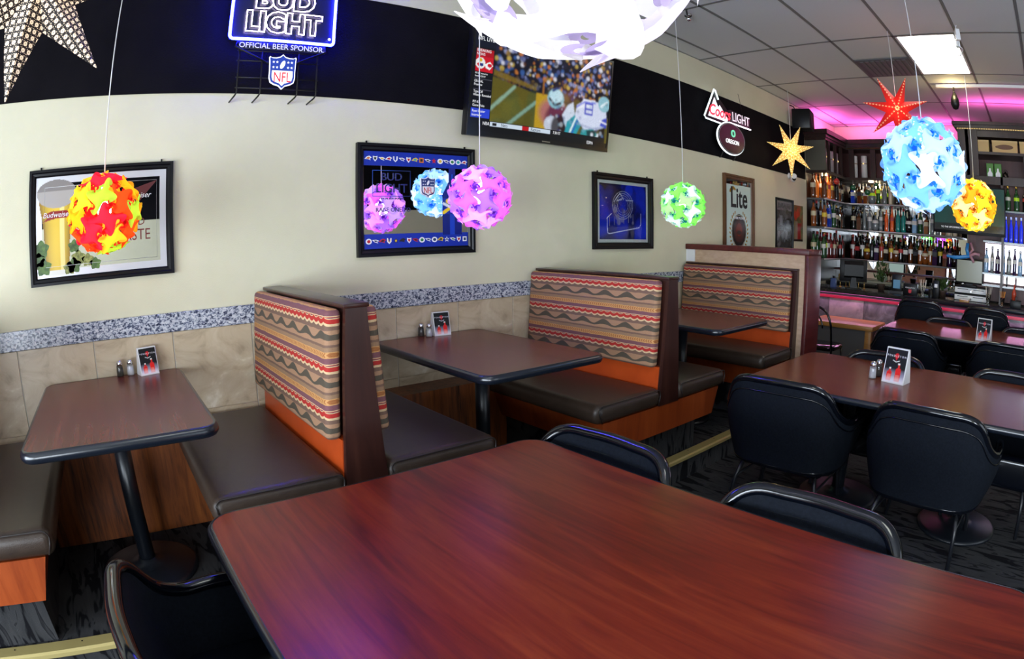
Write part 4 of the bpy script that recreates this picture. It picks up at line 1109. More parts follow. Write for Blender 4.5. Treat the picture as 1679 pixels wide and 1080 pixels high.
# ================================================================== WALL TELEVISION
def tv():
    t = thing('wall_television', 'large flat television showing a football game mounted high on the wall', 'television', (2.612, -.148, 2.4425), 0)
    tilt = math.atan2(.09, .69)
    hold = t; t.rotation_euler = (tilt, 0, 0)
    w, h = 1.228, .69
    me = MB().box(-w/2, 0, -h/2, w/2, .055, h/2).mesh('housing'); bevel(me, .006, 2); obj('housing', me, m_black, t)
    b = MB(); q, qb = .014, .03
    for x0, z0, x1, z1 in ((-w/2, -h/2, w/2, -h/2+qb), (-w/2, h/2-q, w/2, h/2), (-w/2, -h/2+qb, -w/2+q, h/2-q), (w/2-q, -h/2+qb, w/2, h/2-q)): b.box(x0, -.006, z0, x1, 0.001, z1)
    b.build('bezel', mat('tv_bezel', (.012, .012, .013), .2), t)
    box('maker_plate', -.02, -.0068, -h/2 + .009, .05, -.006, -h/2 + .016, m_chrome, t)
    W_, H_ = w - 2*q, h - q - qb
    c = Canvas(W_, H_, 260, 146, (.03, .04, .10))
    # crowd
    c.rect(.13, .48, 1, 1, (.06, .06, .13))
    cr = [(.55, .58, .75), (.75, .65, .30), (.10, .10, .22), (.30, .34, .55), (.85, .85, .9), (.55, .42, .15), (.05, .05, .10), (.2, .35, .6), (.75, .45, .2)]
    c.blobs(620, .14, .50, 1, 1.02, cr, .008, .024, rng, .85)
    c.poly([(.13, .50), (.55, .40), (1, .33), (1, .50), (.7, .50), (.4, .57), (.13, .62)], (.04, .05, .13), .75)
    c.poly([(.13, .62), (.42, .52), (.42, .48), (.13, .56)], (.55, .45, .12), .6)
    # field
    c.poly([(.12, .0), (.12, .55), (.44, .44), (1, .34), (1, 0)], (.36, .33, .10)); c.blobs(50, .13, .05, .9, .42, [(.42, .40, .14), (.30, .30, .10), (.25, .33, .18)], .04, .12, rng, .4)
    c.line([(.12, .22), (.27, .48)], .018, (.55, .70, .62), .8); c.line([(.23, .08), (.42, .36)], .018, (.50, .66, .60), .8)
    c.poly([(.42, .05), (.42, .46), (.52, .46), (.52, .05)], (.72, .58, .12)); c.line([(.47, .46), (.47, .60)], .012, (.60, .38, .14))
    # players
    c.ell(.555, .28, .085, .12, (.62, .22, .50), .6, soft=.5); c.ell(.58, .22, .075, .14, (.35, .10, .22), .8, soft=.3); c.ell(.545, .16, .055, .09, (.75, .78, .85)); c.ell(.60, .14, .05, .12, (.10, .05, .08), .9, soft=.3)
    c.ell(.565, .44, .062, .105, (.50, .70, .76)); c.ell(.565, .47, .05, .07, (.70, .85, .90)); c.line([(.52, .43), (.56, .37), (.60, .40)], .012, (.06, .10, .16)); c.line([(.54, .52), (.57, .55)], .012, (.1, .25, .5))
    c.poly([(.62, .28), (.66, .40), (.70, .44), (.72, .30), (.66, .14)], (.80, .85, .92)); c.poly([(.64, .02), (.66, .22), (.74, .34), (.80, .30), (.74, .10), (.72, .0)], (.14, .60, .66)); c.line([(.665, .02), (.735, .30)], .010, (.9, .95, 1)); c.line([(.685, .02), (.75, .28)], .008, (.15, .25, .75))
    c.poly([(.72, .30), (.73, .42), (.80, .50), (.92, .50), (.98, .40), (.985, .24), (.90, .18), (.80, .16)], (.82, .85, .94)); c.poly([(.74, .38), (.78, .50), (.88, .51), (.86, .44)], (.90, .92, .98))
    c.ell(.955, .49, .05, .09, (.55, .74, .80)); c.line([(.93, .46), (.98, .52)], .012, (.85, .92, .95)); c.poly([(.93, .24), (.985, .22), (.985, .34), (.95, .32)], (.25, .30, .75)); c.line([(.93, .29), (.985, .27)], .008, (.95, .95, 1))
    c.poly([(.76, .0), (.78, .16), (.88, .19), (.93, .10), (.92, .0)], (.16, .58, .60)); c.poly([(.82, .16), (.90, .18), (.90, .10), (.86, .0), (.84, .02)], (.06, .08, .12), .85); c.poly([(.92, .0), (.925, .20), (.975, .22), (.98, .0)], (.10, .07, .07))
    c.blobs(12, .86, .02, .92, .16, [(.85, .88, .92), (.1, .1, .14)], .008, .02, rng, .9)
    c.blobs(60, .5, .05, .98, .5, [(.9, .95, 1.), (.1, .2, .3), (.5, .7, .8), (.2, .25, .6)], .006, .022, rng, .35)
    c.line([(.80, .34), (.80, .46), (.86, .46), (.86, .34), (.80, .34)], .010, (.25, .28, .75)); c.line([(.80, .40), (.86, .40)], .010, (.25, .28, .75))
    c.line([(.73, .40), (.79, .47), (.88, .48)], .010, (.35, .4, .85), .8); c.line([(.74, .22), (.86, .19), (.95, .22)], .012, (.55, .6, .75), .6)
    c.blur(3, .18)
    # side bar
    c.rect(0, 0, .125, 1, (.035, .045, .085)); c.rect(.0, .82, .125, 1, (.04, .06, .14)); c.rect(.012, .57, .123, .80, (.78, .05, .14)); c.rect(.012, .72, .123, .80, (.66, .03, .10))
    c.ell(.042, .655, .030, .055, (.92, .92, .92)); c.ell(.042, .685, .01, .017, (.85, .7, .1)); c.ell(.032, .64, .01, .017, (.8, .1, .15)); c.ell(.05, .64, .01, .017, (.1, .2, .5)); c.poly([(.07, .65), (.10, .68), (.122, .645), (.10, .60), (.075, .615)], (.95, .95, .95)); c.ell(.10, .643, .014, .02, (.8, .06, .15))
    for z in (.50, .40, .30): c.rect(.01, z - .003, .123, z, (.3, .3, .35))
    c.rect(.006, .125, .123, .215, (.16, .26, .82)); c.rect(.0, .0, 1, .05, (.02, .025, .05)); c.rect(.0, .05, .98, .105, (.03, .04, .08))
    c.rect(.13, .055, .34, .100, (.80, .86, .92)); c.rect(.34, .055, .385, .100, (.72, .05, .10)); c.rect(.385, .055, .54, .100, (.80, .86, .92))
    c.rect(.145, .065, .17, .092, (.1, .1, .12))
    sc = obj('screen', c.mesh('screen'), m_screen, t, (0, -.0015, (qb - q) / 2))
    mt_w = mat('screen_white', (0, 0, 0), .2, emit=(.85, .87, .9), es=1.); mt_k = mat('screen_black', (0, 0, 0), .2, emit=(.04, .05, .07), es=1.)
    def st(body, size, u, v, mm=mt_w, al='LEFT', xs=.85):
        obj('screen_lettering', text_mesh(body, size, .0003, align=al, xs=xs), mm, sc, ((u - .5) * W_, -.0012, (v - .5) * H_), (R(90), 0, 0))
    st('NFL LIVE', .038, .015, .90); st('BREAKING', .026, .016, .78); st('NEWS', .026, .016, .742); st('PIT-KC moved to', .015, .014, .552); st('Sunday 8:20 ET', .015, .014, .525)
    st('GB-DAL', .022, .012, .475); st('Preview', .022, .012, .442); st('Type Off', .022, .012, .375); st('Winner Revealed', .022, .012, .342); st('PIT-KC', .022, .012, .275); st('Game Picks', .022, .012, .242)
    st('Ryan Shazier', .022, .012, .188); st('Interview', .022, .012, .150); st('NBA', .030, .082, .077); st('Nets', .030, .20, .078, mt_k); st('Raptors', .030, .40, .078, mt_k); st('7:30 ET', .026, .56, .078); st('ESPN', .032, .83, .03)
    box('wall_mount', -.2, .055, -.15, .2, .125, .12, m_blackm, t)
tv()

# ================================================================== TABLE CARDS AND SHAKERS
def tent(x, y, z, rz, label, s=1.0):
    t = thing('table_card', label, 'table card', (x, y, z), rz, 'red bottle table cards')
    w, h, d = .098 * s, .128 * s, .075 * s     # front face towards local -y
    th = .0022
    def slab(y0, y1):
        a, b_ = Vector((y0, 0)), Vector((y1, h)); n = Vector((b_.y - a.y, -(b_.x - a.x))).normalized() * th
        return [(a.x, a.y), (b_.x, b_.y), (b_.x + n.x, b_.y + n.y), (a.x + n.x, a.y + n.y)]
    MB().prism(slab(-d/2, -.006), -w/2, w/2, 'x').build('front_panel', m_paper, t)
    MB().prism(slab(d/2, .006), -w/2, w/2, 'x').build('rear_panel', m_paper, t)
    for sx in (-1, 1): MB().prism([(-d/2 + .001, 0), (d/2 - .001, 0), (.006, h), (-.006, h)], sx * w/2 - .0006, sx * w/2 + .0006, 'x').build('side_panel', m_paper, t)
    box('base', -w/2, -d/2, 0, w/2, d/2, .002, m_paper, t)
    ang = math.atan2(d/2 - .006, h)
    L = math.hypot(h, d/2 - .006)
    c = Canvas(w - .008 * s, L - .008 * s, 46, 60, (.05, .06, .08))
    k = np.clip(1 - c.V / .42, 0, 1)[..., None]; c.C = c.C * (1 - k) + np.array(lin((.85, .82, .92))) * k
    for u, hh, ww in ((.27, .36, .12), (.68, .50, .125)):
        c.rect(u - ww, .05, u + ww, hh * .78, (.90, .12, .10)); c.ell(u, hh * .78, ww, .06, (.88, .10, .09)); c.rect(u - .04, hh * .78, u + .04, hh + .05, (.85, .15, .13)); c.rect(u - .05, hh + .04, u + .05, hh + .09, (.92, .90, .88)); c.rect(u - ww * .8, .10, u + ww * .8, .24, (.95, .45, .40))
    c.fill(np.clip(1 - c.V / .2, 0, 1), (.97, .95, .97), .85); c.ell(.5, .80, .11, .08, (.80, .08, .12)); c.poly([(.40, .80), (.60, .80), (.5, .66)], (.80, .08, .12)); c.line([(.34, .66), (.5, .62), (.66, .66)], .012, (.9, .9, .9))
    o = obj('card_print', c.mesh('card_print'), m_printm, t, (0, -(d/2 + .006) / 2 - .0030, h / 2), (-ang, 0, 0))
    obj('card_lettering', text_mesh('P E N D L E T O N', .0105 * s, .0003), m_inkw, o, (0, -.0012, .036 * s), (R(90), 0, 0))
    return t
def shaker_parts():
    body = MB().lathe([(.0165, 0), (.0185, .004), (.0185, .02), (.0165, .05), (.0145, .056)], 12).mesh('body')
    cap = MB().lathe([(.0155, .055), (.0165, .058), (.0165, .066), (.013, .074), (.006, .077)], 12).mesh('cap'); cap.materials.append(m_chrome)
    fill = MB().lathe([(.0155, .003), (.0168, .006), (.0165, .022), (.0152, .046)], 12).mesh('filling')
    return body, cap, fill
SB, SC, SF = shaker_parts()
m_saltg = mat('shaker_glass', (.95, .96, .98), .05, trans=1.)
m_salt, m_pep = mat('salt', (.85, .85, .88), .8), noise_mat('pepper', [(.35, (.02, .018, .015)), (.65, (.16, .14, .12))], 500, .8)
def shaker(x, y, z, kind, label, s=1.):
    t = thing(kind + '_shaker', label, 'shaker', (x, y, z), random.uniform(0, 1), 'salt and pepper shakers'); t.scale = (s, s, s)
    obj('body', SB, m_saltg, t); obj('cap', SC, None, t); obj('filling', SF, m_salt if kind == 'salt' else m_pep, t)
tent(.137, -.075, ZB, R(14), 'black and red bottle card on the far left booth table')
shaker(-.010, -.055, ZB, 'pepper', 'glass pepper shaker on the far left booth table'); shaker(.046, -.055, ZB, 'salt', 'glass salt shaker on the far left booth table')
tent(1.825, -.07, ZB, R(-8), 'black and red bottle card on the middle booth table', 1.05)
shaker(1.705, -.05, ZB, 'pepper', 'glass pepper shaker on the middle booth table'); shaker(1.738, -.085, ZB, 'salt', 'glass salt shaker on the middle booth table')
tent(3.37, -2.235, ZT, R(-99), 'black and red bottle card on the brown table at the right', 1.5)
shaker(3.36, -2.085, ZT, 'salt', 'glass salt shaker in front on the brown table at the right', 1.28); shaker(3.44, -2.10, ZT, 'pepper', 'glass pepper shaker behind the salt on the brown table at the right', 1.28)
tent(5.05, -2.66, ZT, R(-98), 'black and red bottle card on the far table before the bar', 1.5); bpy.data.objects['table_card.003'].location = (5.62, -2.59, ZT)

# ================================================================== CEILING AND WALL FITTINGS
def fittings():
    t = thing('wall_speaker', 'black box loudspeaker high in the corner beside the bar cabinet', 'speaker', (6.78, -.16, 2.84), R(12))
    me = MB().box(-.14, -.12, 0, .14, .11, .245).mesh('housing'); bevel(me, .01, 2); obj('housing', me, m_black, t)
    box('grille', -.125, -.127, .012, .125, -.12, .233, mat('speaker_cloth', (.006, .006, .007), .9), t)
    MB().tube([(0, .08, .24), (0, .11, .30), (0, .155, .32)], .008, 6).build('bracket', m_blackm, t)
    t = thing('security_camera', 'small white security camera on the wall below the gold star', 'camera', (6.63, 0, 2.235), 0)
    MB().lathe([(.035, 0), (.035, .012), (.022, .02)], 16).build('mount', m_white, t, (0, 0, .03), (R(90), 0, 0))
    MB().tube([(0, -.015, .03), (-.01, -.05, .015)], .012, 8).build('arm', m_white, t)
    MB().lathe([(.0, -.052), (.033, -.05), (.036, -.03), (.036, .05), (.03, .056)], 16).build('housing', m_white, t, (-.04, -.085, .0), (R(70), 0, R(-60)))
    MB().lathe([(.024, 0), (.024, .006)], 14).build('lens', m_black, t, (-.085, -.112, -.017), (R(70), 0, R(-60)))
    t = thing('track_light', 'white ceiling track with a black round spotlight head', 'track light', (6.22, -2.85, 3.0), 0)
    box('track', -.02, -1.0, .15, .02, .82, .178, m_white, t)
    for y in (.62, -.55):
        MB().tube([(0, y, .15), (0, y, .085)], .010, 8).build('stem', m_black, t)
        MB().lathe([(.0, -.085), (.03, -.075), (.05, -.03), (.045, .02), (.03, .06), (.018, .09), (0, .092)], 14, cap=False).build('lamp_head', m_black, t, (0, y, .0))
    l = bpy.data.lights.new('track_glow', 'POINT'); l.energy = 3; l.color = (1, .75, .35); l.shadow_soft_size = .03
    lo = bpy.data.objects.new('track_glow', l); link(lo); lo.parent = t; lo.location = (-.06, .62, .06); 
    t = thing('cord_adapter', 'white plug adapter with coiled cord hanging from the ceiling at the top right', 'adapter', (4.50, -2.545, 3.06), R(20))
    box('plug', -.02, -.018, 0, .02, .018, .09, m_white, t, .004)
    box('plug', .03, -.015, -.04, .065, .015, .02, m_white, t, .004)
    MB().tube([(.0, 0, .02)] + [(.03*math.cos(a) * (1 + .1*a), .02*math.sin(a), -.03 - .012*a) for a in [k*.7 for k in range(14)]] + [(.09, .02, .0), (.10, .0, .10), (.0, 0, .12)], .0035, 5).build('cord', m_cord, t)
    t = thing('ceiling_hook', 'small chrome hook screwed into the ceiling tile beside the white lamp', 'hook', (3.62, -.62, CE), R(30))
    MB().lathe([(.03, -.012), (.03, 0)], 12).build('plate', m_chrome, t)
    MB().tube([(0, 0, -.01), (-.05, 0, -.03), (-.14, 0, -.035), (-.16, 0, -.02)], .007, 6).build('arm', m_blackm, t)
    MB().lathe([(.0, -.025), (.02, -.015), (.02, .01), (0, .015)], 10, cap=False).build('knob', m_chrome, t, (.01, 0, -.03))
fittings()

# ================================================================== BAR
CT = .95
def bar_counter():
    t = thing('bar_counter', 'long bar with dark top, red trim and stone tiled front', 'bar', (0, 0, 0), 0)
    box('counter_top', 6.90, -4.6, CT - .045, 7.55, -.02, CT, m_counter, t, .008)
    MB().tube([(6.895, -4.6, CT - .02), (6.895, -1.45, CT - .02)], .03, 12).build('arm_rail', mat('dark_blue_bumper', (.01, .014, .022), .3), t)
    box('front_core', 7.01, -4.6, 0, 7.10, -.02, CT - .045, mat('bar_core', (.03, .025, .028), .7), t)
    box('red_trim', 6.985, -4.6, .835, 7.012, -.02, .868, mat('red_gloss_trim', (.16, .008, .02), .35), t)
    m_bt = noise_mat('grey_pink_stone_tile', [(.3, (.16, .14, .16)), (.5, (.36, .30, .33)), (.7, (.52, .42, .44))], 4, .35, (1, 1, 1), 6, 1.)
    m_bt2 = noise_mat('grey_stone_tile', [(.3, (.05, .05, .06)), (.5, (.16, .15, .17)), (.7, (.34, .32, .36))], 5, .35, (1, 1, 1), 6, 1.)
    for r, (z0, z1) in enumerate(((.355, .832), (.0, .35))):
        y = .05
        k = 0
        while y > -4.55:
            y1 = max(y - .475, -4.6); box('front_tile', 6.996, y1 + .003, z0, 7.01, min(y, -.022) - .002, z1, (m_bt2, m_bt)[(k + r) % 2], t); y = y1; k += 1
    LEDB = MB().box(6.970, -4.5, CT - .052, 6.978, -.1, CT - .046).build('led_strip', mat('pink_led', (.5, .2, .4), .4, emit=(1, .25, .75), es=1.5), t)
    o = area('counter_led', (6.965, -2.2, CT - .056), (0, R(14), 0), .02, 4.2, 9, (1, .45, .85)); o.parent = t
bar_counter()
def oak_box():
    t = thing('oak_cabinet', 'low oak framed cabinet with grey panel standing before the tiled bar front', 'cabinet', (6.62, -.80, 0), 0)
    box('top', -.27, -.42, .575, .30, .40, .625, m_oak, t, .006)
    for y in (-.40, .31): box('corner_post', -.255, y, 0, -.185, y + .075, .575, m_oak, t, .004)
    box('front_panel', -.235, -.335, .02, -.215, .32, .57, mat('grey_panel', (.10, .10, .105), .6), t)
    box('side_panel', -.2, -.395, .02, .28, -.375, .57, m_redtrim, t)
oak_box()

def upper_cabinet():
    t = thing('corner_cabinet', 'dark wood corner wall cabinet with crown moulding above the bar shelves', 'cabinet', (0, 0, 0), 0)
    z0, z1 = 2.40, 2.80
    # left run on the booth wall: x 7.18..8.02, y -.30..0 ; back run: x 8.02..8.41, y -2.05..0
    box('end_panel', 7.18, -.30, z0, 7.20, -.006, z1, mat('grey_green_panel', (.085, .08, .06), .5), t)
    for nm, b_ in (('bottom_panel', (7.18, -.30, z0 - .035, 8.02, -.006, z0)), ('bottom_panel', (8.02, -2.05, z0 - .035, 8.41, -.006, z0)), ('top_panel', (7.18, -.30, z1, 8.02, -.006, z1 + .02)), ('top_panel', (8.02, -2.05, z1, 8.41, -.006, z1 + .02))):
        box(nm, *b_, m_cab, t)
    box('rear_panel', 8.38, -2.05, z0, 8.41, -.006, z1, m_cabin, t); box('rear_panel', 7.20, -.03, z0, 8.38, -.006, z1, m_cabin, t)
    for x in (7.30, 7.56, 7.80): box('stile', x, -.302, z0, x + .05, -.27, z1, m_cab, t)
    for y in (-.42, -.75, -1.10, -1.45, -1.80, -2.05): box('stile', 8.018, y, z0, 8.05, y + .075, z1, m_cab, t)
    # crown: three stepped mouldings round both runs
    for nm, za, zb, off, mt in (('crown', 2.82, 2.86, .02, m_cab), ('crown', 2.86, 2.92, .05, m_cab), ('frieze', 2.785, 2.82, .008, m_cab)):
        m = MB(); m.prism([(7.18 - off, -.006), (7.18 - off, -.30 - off), (8.02 - off, -.30 - off), (8.02 - off, -2.06), (8.41, -2.06), (8.41, -.006)], za, zb, 'z'); m.build(nm, mt, t)
    MB().tube([(8.0, -2.05, 2.80), (8.0, -.33, 2.80)], .006, 6).build('bead_strip', mat('antique_gold', (.20, .13, .04), .4, .6), t)
    m_puck = mat('puck_light', (.9, .85, .7), .4, emit=(1, .85, .6), es=9.)
    for x, y in ((7.45, -.17), (8.2, -.62), (8.2, -1.3)):
        MB().lathe([(.04, -.006), (.04, 0)], 14).build('puck_light', m_puck, t, (x, y, z0 - .035))
        l = bpy.data.lights.new('puck', 'POINT'); l.energy = 1.1; l.color = (1, .78, .48); l.shadow_soft_size = .04
        lo = bpy.data.objects.new('puck', l); link(lo); lo.parent = t; lo.location = (x, y, z0 - .07)
    m_pl = mat('pink_led_strip', (.5, .2, .4), .4, emit=(1, .12, .55), es=3.)
    box('led_strip', 7.3, -.2, 2.921, 7.9, -.18, 2.93, m_pl, t); box('led_strip', 8.15, -2.0, 2.921, 8.17, -.3, 2.93, m_pl, t)
    a = area('pink_led_left', (7.6, -.17, 2.94), (R(180), 0, 0), .7, .05, 7, (1, .10, .55)); a.parent = t
    a = area('pink_led_back', (8.18, -1.15, 2.94), (R(180), 0, 0), .05, 1.7, 14, (1, .10, .55)); a.parent = t
upper_cabinet()
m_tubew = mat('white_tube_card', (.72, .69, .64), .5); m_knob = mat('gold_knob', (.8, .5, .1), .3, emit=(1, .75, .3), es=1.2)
def gift_tube(x, y, face, label):
    t = thing('gift_tube', label, 'gift tube', (x, y, 2.40), 0, 'white gift tubes in the corner cabinet')
    MB().lathe([(.045, 0), (.045, .31), (.043, .315)], 14).build('tube', m_tubew, t)
    MB().lathe([(.0455, .20), (.0455, .21)], 14).build('band', mat('tan_band', (.25, .15, .06), .4), t)
    dx, dy = face; MB().lathe([(0, -.012), (.010, -.006), (.010, .006), (0, .012)], 8, cap=False).build('seal', m_knob, t, (x*0 + dx * .046, dy * .046, .205))
gift_tube(8.16, -.385, (-1, 0), 'white gift tube at the left of the pair behind the back cabinet stile'); gift_tube(8.16, -.535, (-1, 0), 'white gift tube at the right of the pair behind the back cabinet stile'); gift_tube(8.16, -.92, (-1, 0), 'white gift tube beside the blue lamp in the corner cabinet')
gift_tube(7.44, -.17, (0, -1), 'white gift tube nearest in the side run of the corner cabinet'); gift_tube(7.70, -.17, (0, -1), 'white gift tube deeper in the side run of the corner cabinet'); gift_tube(7.90, -.17, (0, -1), 'white gift tube deepest in the side run of the corner cabinet')

ZA, ZBs, ZC = 2.05, 1.69, 1.295
for z, lab in ((ZA, 'top pale edged bottle shelf running round the bar corner'), (ZBs, 'middle pale edged bottle shelf running round the bar corner'), (ZC, 'lowest pale edged bottle shelf above the back counter')):
    t = thing('bottle_shelf', lab, 'shelf', (0, 0, z), 0, 'bottle shelves behind the bar')
    MB().prism([(7.19, -.006), (7.19, -.27), (7.95, -.27), (8.03, -.36), (8.03, -2.0), (8.375, -2.0), (8.375, -.006)], -.022, 0, 'z').build('board', mat('shelf_board', (.09, .09, .09), .25), t)
    MB().tube([(7.185, -.27, -.011), (7.95, -.275, -.011), (8.025, -.36, -.011), (8.025, -2.0, -.011)], .012, 6).build('edge_strip', m_alum, t)
    for y in (-.6, -1.2, -1.85): MB().prism([(8.37, -.022), (8.12, -.022), (8.37, -.14)], y - .006, y + .006, 'y').build('bracket', m_alum, t)
mr = tag(box('bar_mirror', 8.385, -2.05, 1.0, 8.41, -.006, 2.36, m_mirror), 'wide mirror on the wall behind the bottle shelves', 'mirror')
box('side_panel', 7.20, -.006, .97, 8.38, 0, 2.36, m_cab, wb)
def back_counter():
    t = thing('back_counter', 'back bar counter below the bottle shelves', 'counter', (0, 0, 0), 0)
    box('top', 7.95, -4.6, .93, 8.41, -.01, .97, m_counter, t, .004); box('body', 8.0, -4.6, 0, 8.41, -.01, .93, m_cab, t)
    box('ledge', 8.28, -2.0, 1.12, 8.38, -.01, 1.145, m_redtrim, t)
back_counter()

# ---- bottles
def bottle_mesh(kind):
    P = {'tall': [(.034, 0), (.037, .006), (.037, .05), (.037, .13), (.037, .185), (.030, .215), (.014, .24), (.0135, .285), (.0155, .286), (.0155, .32)],
         'square': [(.041, 0), (.044, .006), (.044, .04), (.044, .11), (.044, .165), (.038, .19), (.015, .205), (.0145, .24), (.017, .241), (.017, .28)],
         'slim': [(.028, 0), (.030, .006), (.030, .06), (.030, .15), (.029, .20), (.022, .235), (.013, .27), (.012, .31), (.014, .311), (.014, .35)],
         'round': [(.030, 0), (.048, .02), (.056, .06), (.056, .11), (.045, .15), (.025, .175), (.015, .19), (.0145, .225), (.018, .226), (.018, .27)],
         'wine': [(.037, 0), (.040, .006), (.040, .05), (.040, .13), (.040, .17), (.034, .20), (.017, .23), (.015, .27), (.017, .271), (.017, .315)]}[kind]
    n = 6 if kind == 'square' else 10
    return MB().lathe(P, 4 if kind == 'square' else 10, mis=[0, 0, 0, 1, 0, 0, 0, 0, 2, 2], smooth=kind != 'square').mesh('bottle')
BM = {k: bottle_mesh(k) for k in ('tall', 'square', 'slim', 'round', 'wine')}
for me in BM.values():
    for _ in range(3): me.materials.append(None)
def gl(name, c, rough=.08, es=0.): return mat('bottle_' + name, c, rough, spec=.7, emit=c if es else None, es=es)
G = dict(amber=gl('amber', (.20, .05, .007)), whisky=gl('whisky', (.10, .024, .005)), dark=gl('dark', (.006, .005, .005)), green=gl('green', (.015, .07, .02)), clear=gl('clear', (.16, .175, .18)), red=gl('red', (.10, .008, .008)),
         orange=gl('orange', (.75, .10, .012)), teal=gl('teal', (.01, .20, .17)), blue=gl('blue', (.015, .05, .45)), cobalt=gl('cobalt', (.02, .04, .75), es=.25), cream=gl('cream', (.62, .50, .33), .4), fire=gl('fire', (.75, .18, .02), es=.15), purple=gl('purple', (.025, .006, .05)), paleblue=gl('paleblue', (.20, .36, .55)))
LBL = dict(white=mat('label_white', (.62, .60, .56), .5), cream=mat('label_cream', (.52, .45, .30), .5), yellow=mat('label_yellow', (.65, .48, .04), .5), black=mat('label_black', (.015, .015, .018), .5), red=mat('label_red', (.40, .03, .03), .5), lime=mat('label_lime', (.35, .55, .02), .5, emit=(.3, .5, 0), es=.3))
CAP = dict(black=m_black, gold=mat('cap_gold', (.5, .33, .08), .3, .8), red=mat('cap_red', (.35, .02, .02), .4), silver=m_chrome, white=m_white)
SHELFN = {'A': 'top', 'B': 'middle', 'C': 'lowest'}
def bottle(x, y, z, kind, g, l, c, label, group, s=1.0):
    o = bpy.data.objects.new('bottle', BM[kind]); link(o)
    for i, m in enumerate((G[g], LBL[l] if l else G[g], CAP[c])): o.material_slots[i].link = 'OBJECT'; o.material_slots[i].material = m
    o.location = (x, y, z); o.rotation_euler = (0, 0, random.uniform(0, 3) if kind != 'square' else R(45) + random.uniform(-.1, .1)); o.scale = (s, s, s)
    return tag(o, label, 'bottle', group)
ADJ = dict(amber='amber', whisky='brown whisky', dark='dark', green='green', clear='clear', red='red', orange='orange', teal='teal', blue='blue', cobalt='glowing cobalt blue', cream='cream liqueur', fire='glowing orange', purple='purple', paleblue='pale blue')
def run(shelf, z, back, specs):
    """specs laid out evenly: on the back run from the corner outwards, or on the side run from the near end inwards"""
    n = len(specs)
    for i, (kind, g, l, c) in enumerate(specs):
        f = (i + .5) / n
        if back: x, y = 8.11 + random.uniform(-.008, .02), -.32 - f * 1.62
        else: x, y = 7.24 + f * .86, -.215 + random.uniform(-.01, .03)
        where = 'on the back run' if back else 'on the side run'
        capn = {'black': 'black', 'gold': 'gold', 'red': 'red', 'silver': 'silver', 'white': 'white'}[c]
        lab = '%s bottle with %s and %s cap, %s of %s bar shelf' % (ADJ[g], (l + ' label') if l else 'no label', capn, where[7:], SHELFN[shelf])
        bottle(x, y, z + .0005, kind, g, l, c, lab, 'bottles %s of the %s bar shelf' % (where, SHELFN[shelf]), random.uniform(.93, 1.05))
ORD = 'first second third fourth fifth sixth seventh eighth ninth tenth eleventh twelfth thirteenth fourteenth fifteenth sixteenth seventeenth eighteenth'.split()
T, Q, SL, RD, WN = 'tall', 'square', 'slim', 'round', 'wine'
run('A', ZA, False, [(T, 'whisky', None, 'gold'), (T, 'fire', 'yellow', 'gold'), (T, 'fire', 'red', 'red'), (T, 'amber', 'yellow', 'gold'), (T, 'whisky', 'black', 'black'), (T, 'dark', None, 'black'), (T, 'amber', 'cream', 'black'), (Q, 'whisky', 'cream', 'gold'), (T, 'dark', 'cream', 'black')])
run('A', ZA, True, [(Q, 'blue', 'white', 'silver'), (Q, 'whisky', 'black', 'white'), (Q, 'amber', 'white', 'black'), (RD, 'clear', 'lime', 'gold'), (SL, 'green', 'lime', 'black'), (T, 'clear', None, 'silver'), (SL, 'cream', 'cream', 'gold'), (WN, 'dark', None, 'black'), (T, 'amber', 'red', 'red'), (Q, 'amber', 'cream', 'gold'), (T, 'amber', 'black', 'gold'), (Q, 'whisky', 'red', 'black'), (T, 'amber', 'cream', 'red'), (T, 'whisky', 'black', 'black'), (T, 'clear', 'white', 'red'), (Q, 'amber', 'white', 'gold'), (T, 'amber', 'yellow', 'gold')])
run('B', ZBs, False, [(T, 'amber', 'yellow', 'black'), (T, 'whisky', 'cream', 'black'), (Q, 'blue', 'white', 'silver'), (SL, 'blue', None, 'black'), (T, 'green', 'white', 'black'), (T, 'dark', 'cream', 'gold'), (Q, 'dark', 'cream', 'black'), (T, 'whisky', 'black', 'gold'), (T, 'dark', None, 'black')])
run('B', ZBs, True, [(T, 'dark', 'cream', 'gold'), (Q, 'whisky', None, 'black'), (SL, 'clear', None, 'silver'), (T, 'clear', 'white', 'silver'), (RD, 'clear', 'white', 'gold'), (SL, 'clear', 'white', 'black'), (SL, 'orange', None, 'white'), (SL, 'orange', 'red', 'red'), (T, 'teal', None, 'black'), (T, 'teal', None, 'red'), (RD, 'dark', 'white', 'black'), (Q, 'paleblue', 'white', 'silver'), (T, 'green', 'white', 'silver'), (Q, 'amber', 'cream', 'black'), (SL, 'clear', 'white', 'red'), (T, 'clear', 'black', 'white'), (Q, 'whisky', None, 'gold'), (T, 'cream', 'cream', 'white'), (T, 'cream', 'white', 'red')])
run('C', ZC, False, [(T, 'green', 'white', 'red'), (T, 'green', 'lime', 'gold'), (T, 'red', 'white', 'red'), (T, 'red', 'red', 'red'), (T, 'red', 'cream', 'black'), (T, 'dark', None, 'black'), (SL, 'red', 'cream', 'red'), (T, 'dark', 'red', 'red'), (T, 'red', 'black', 'black')])
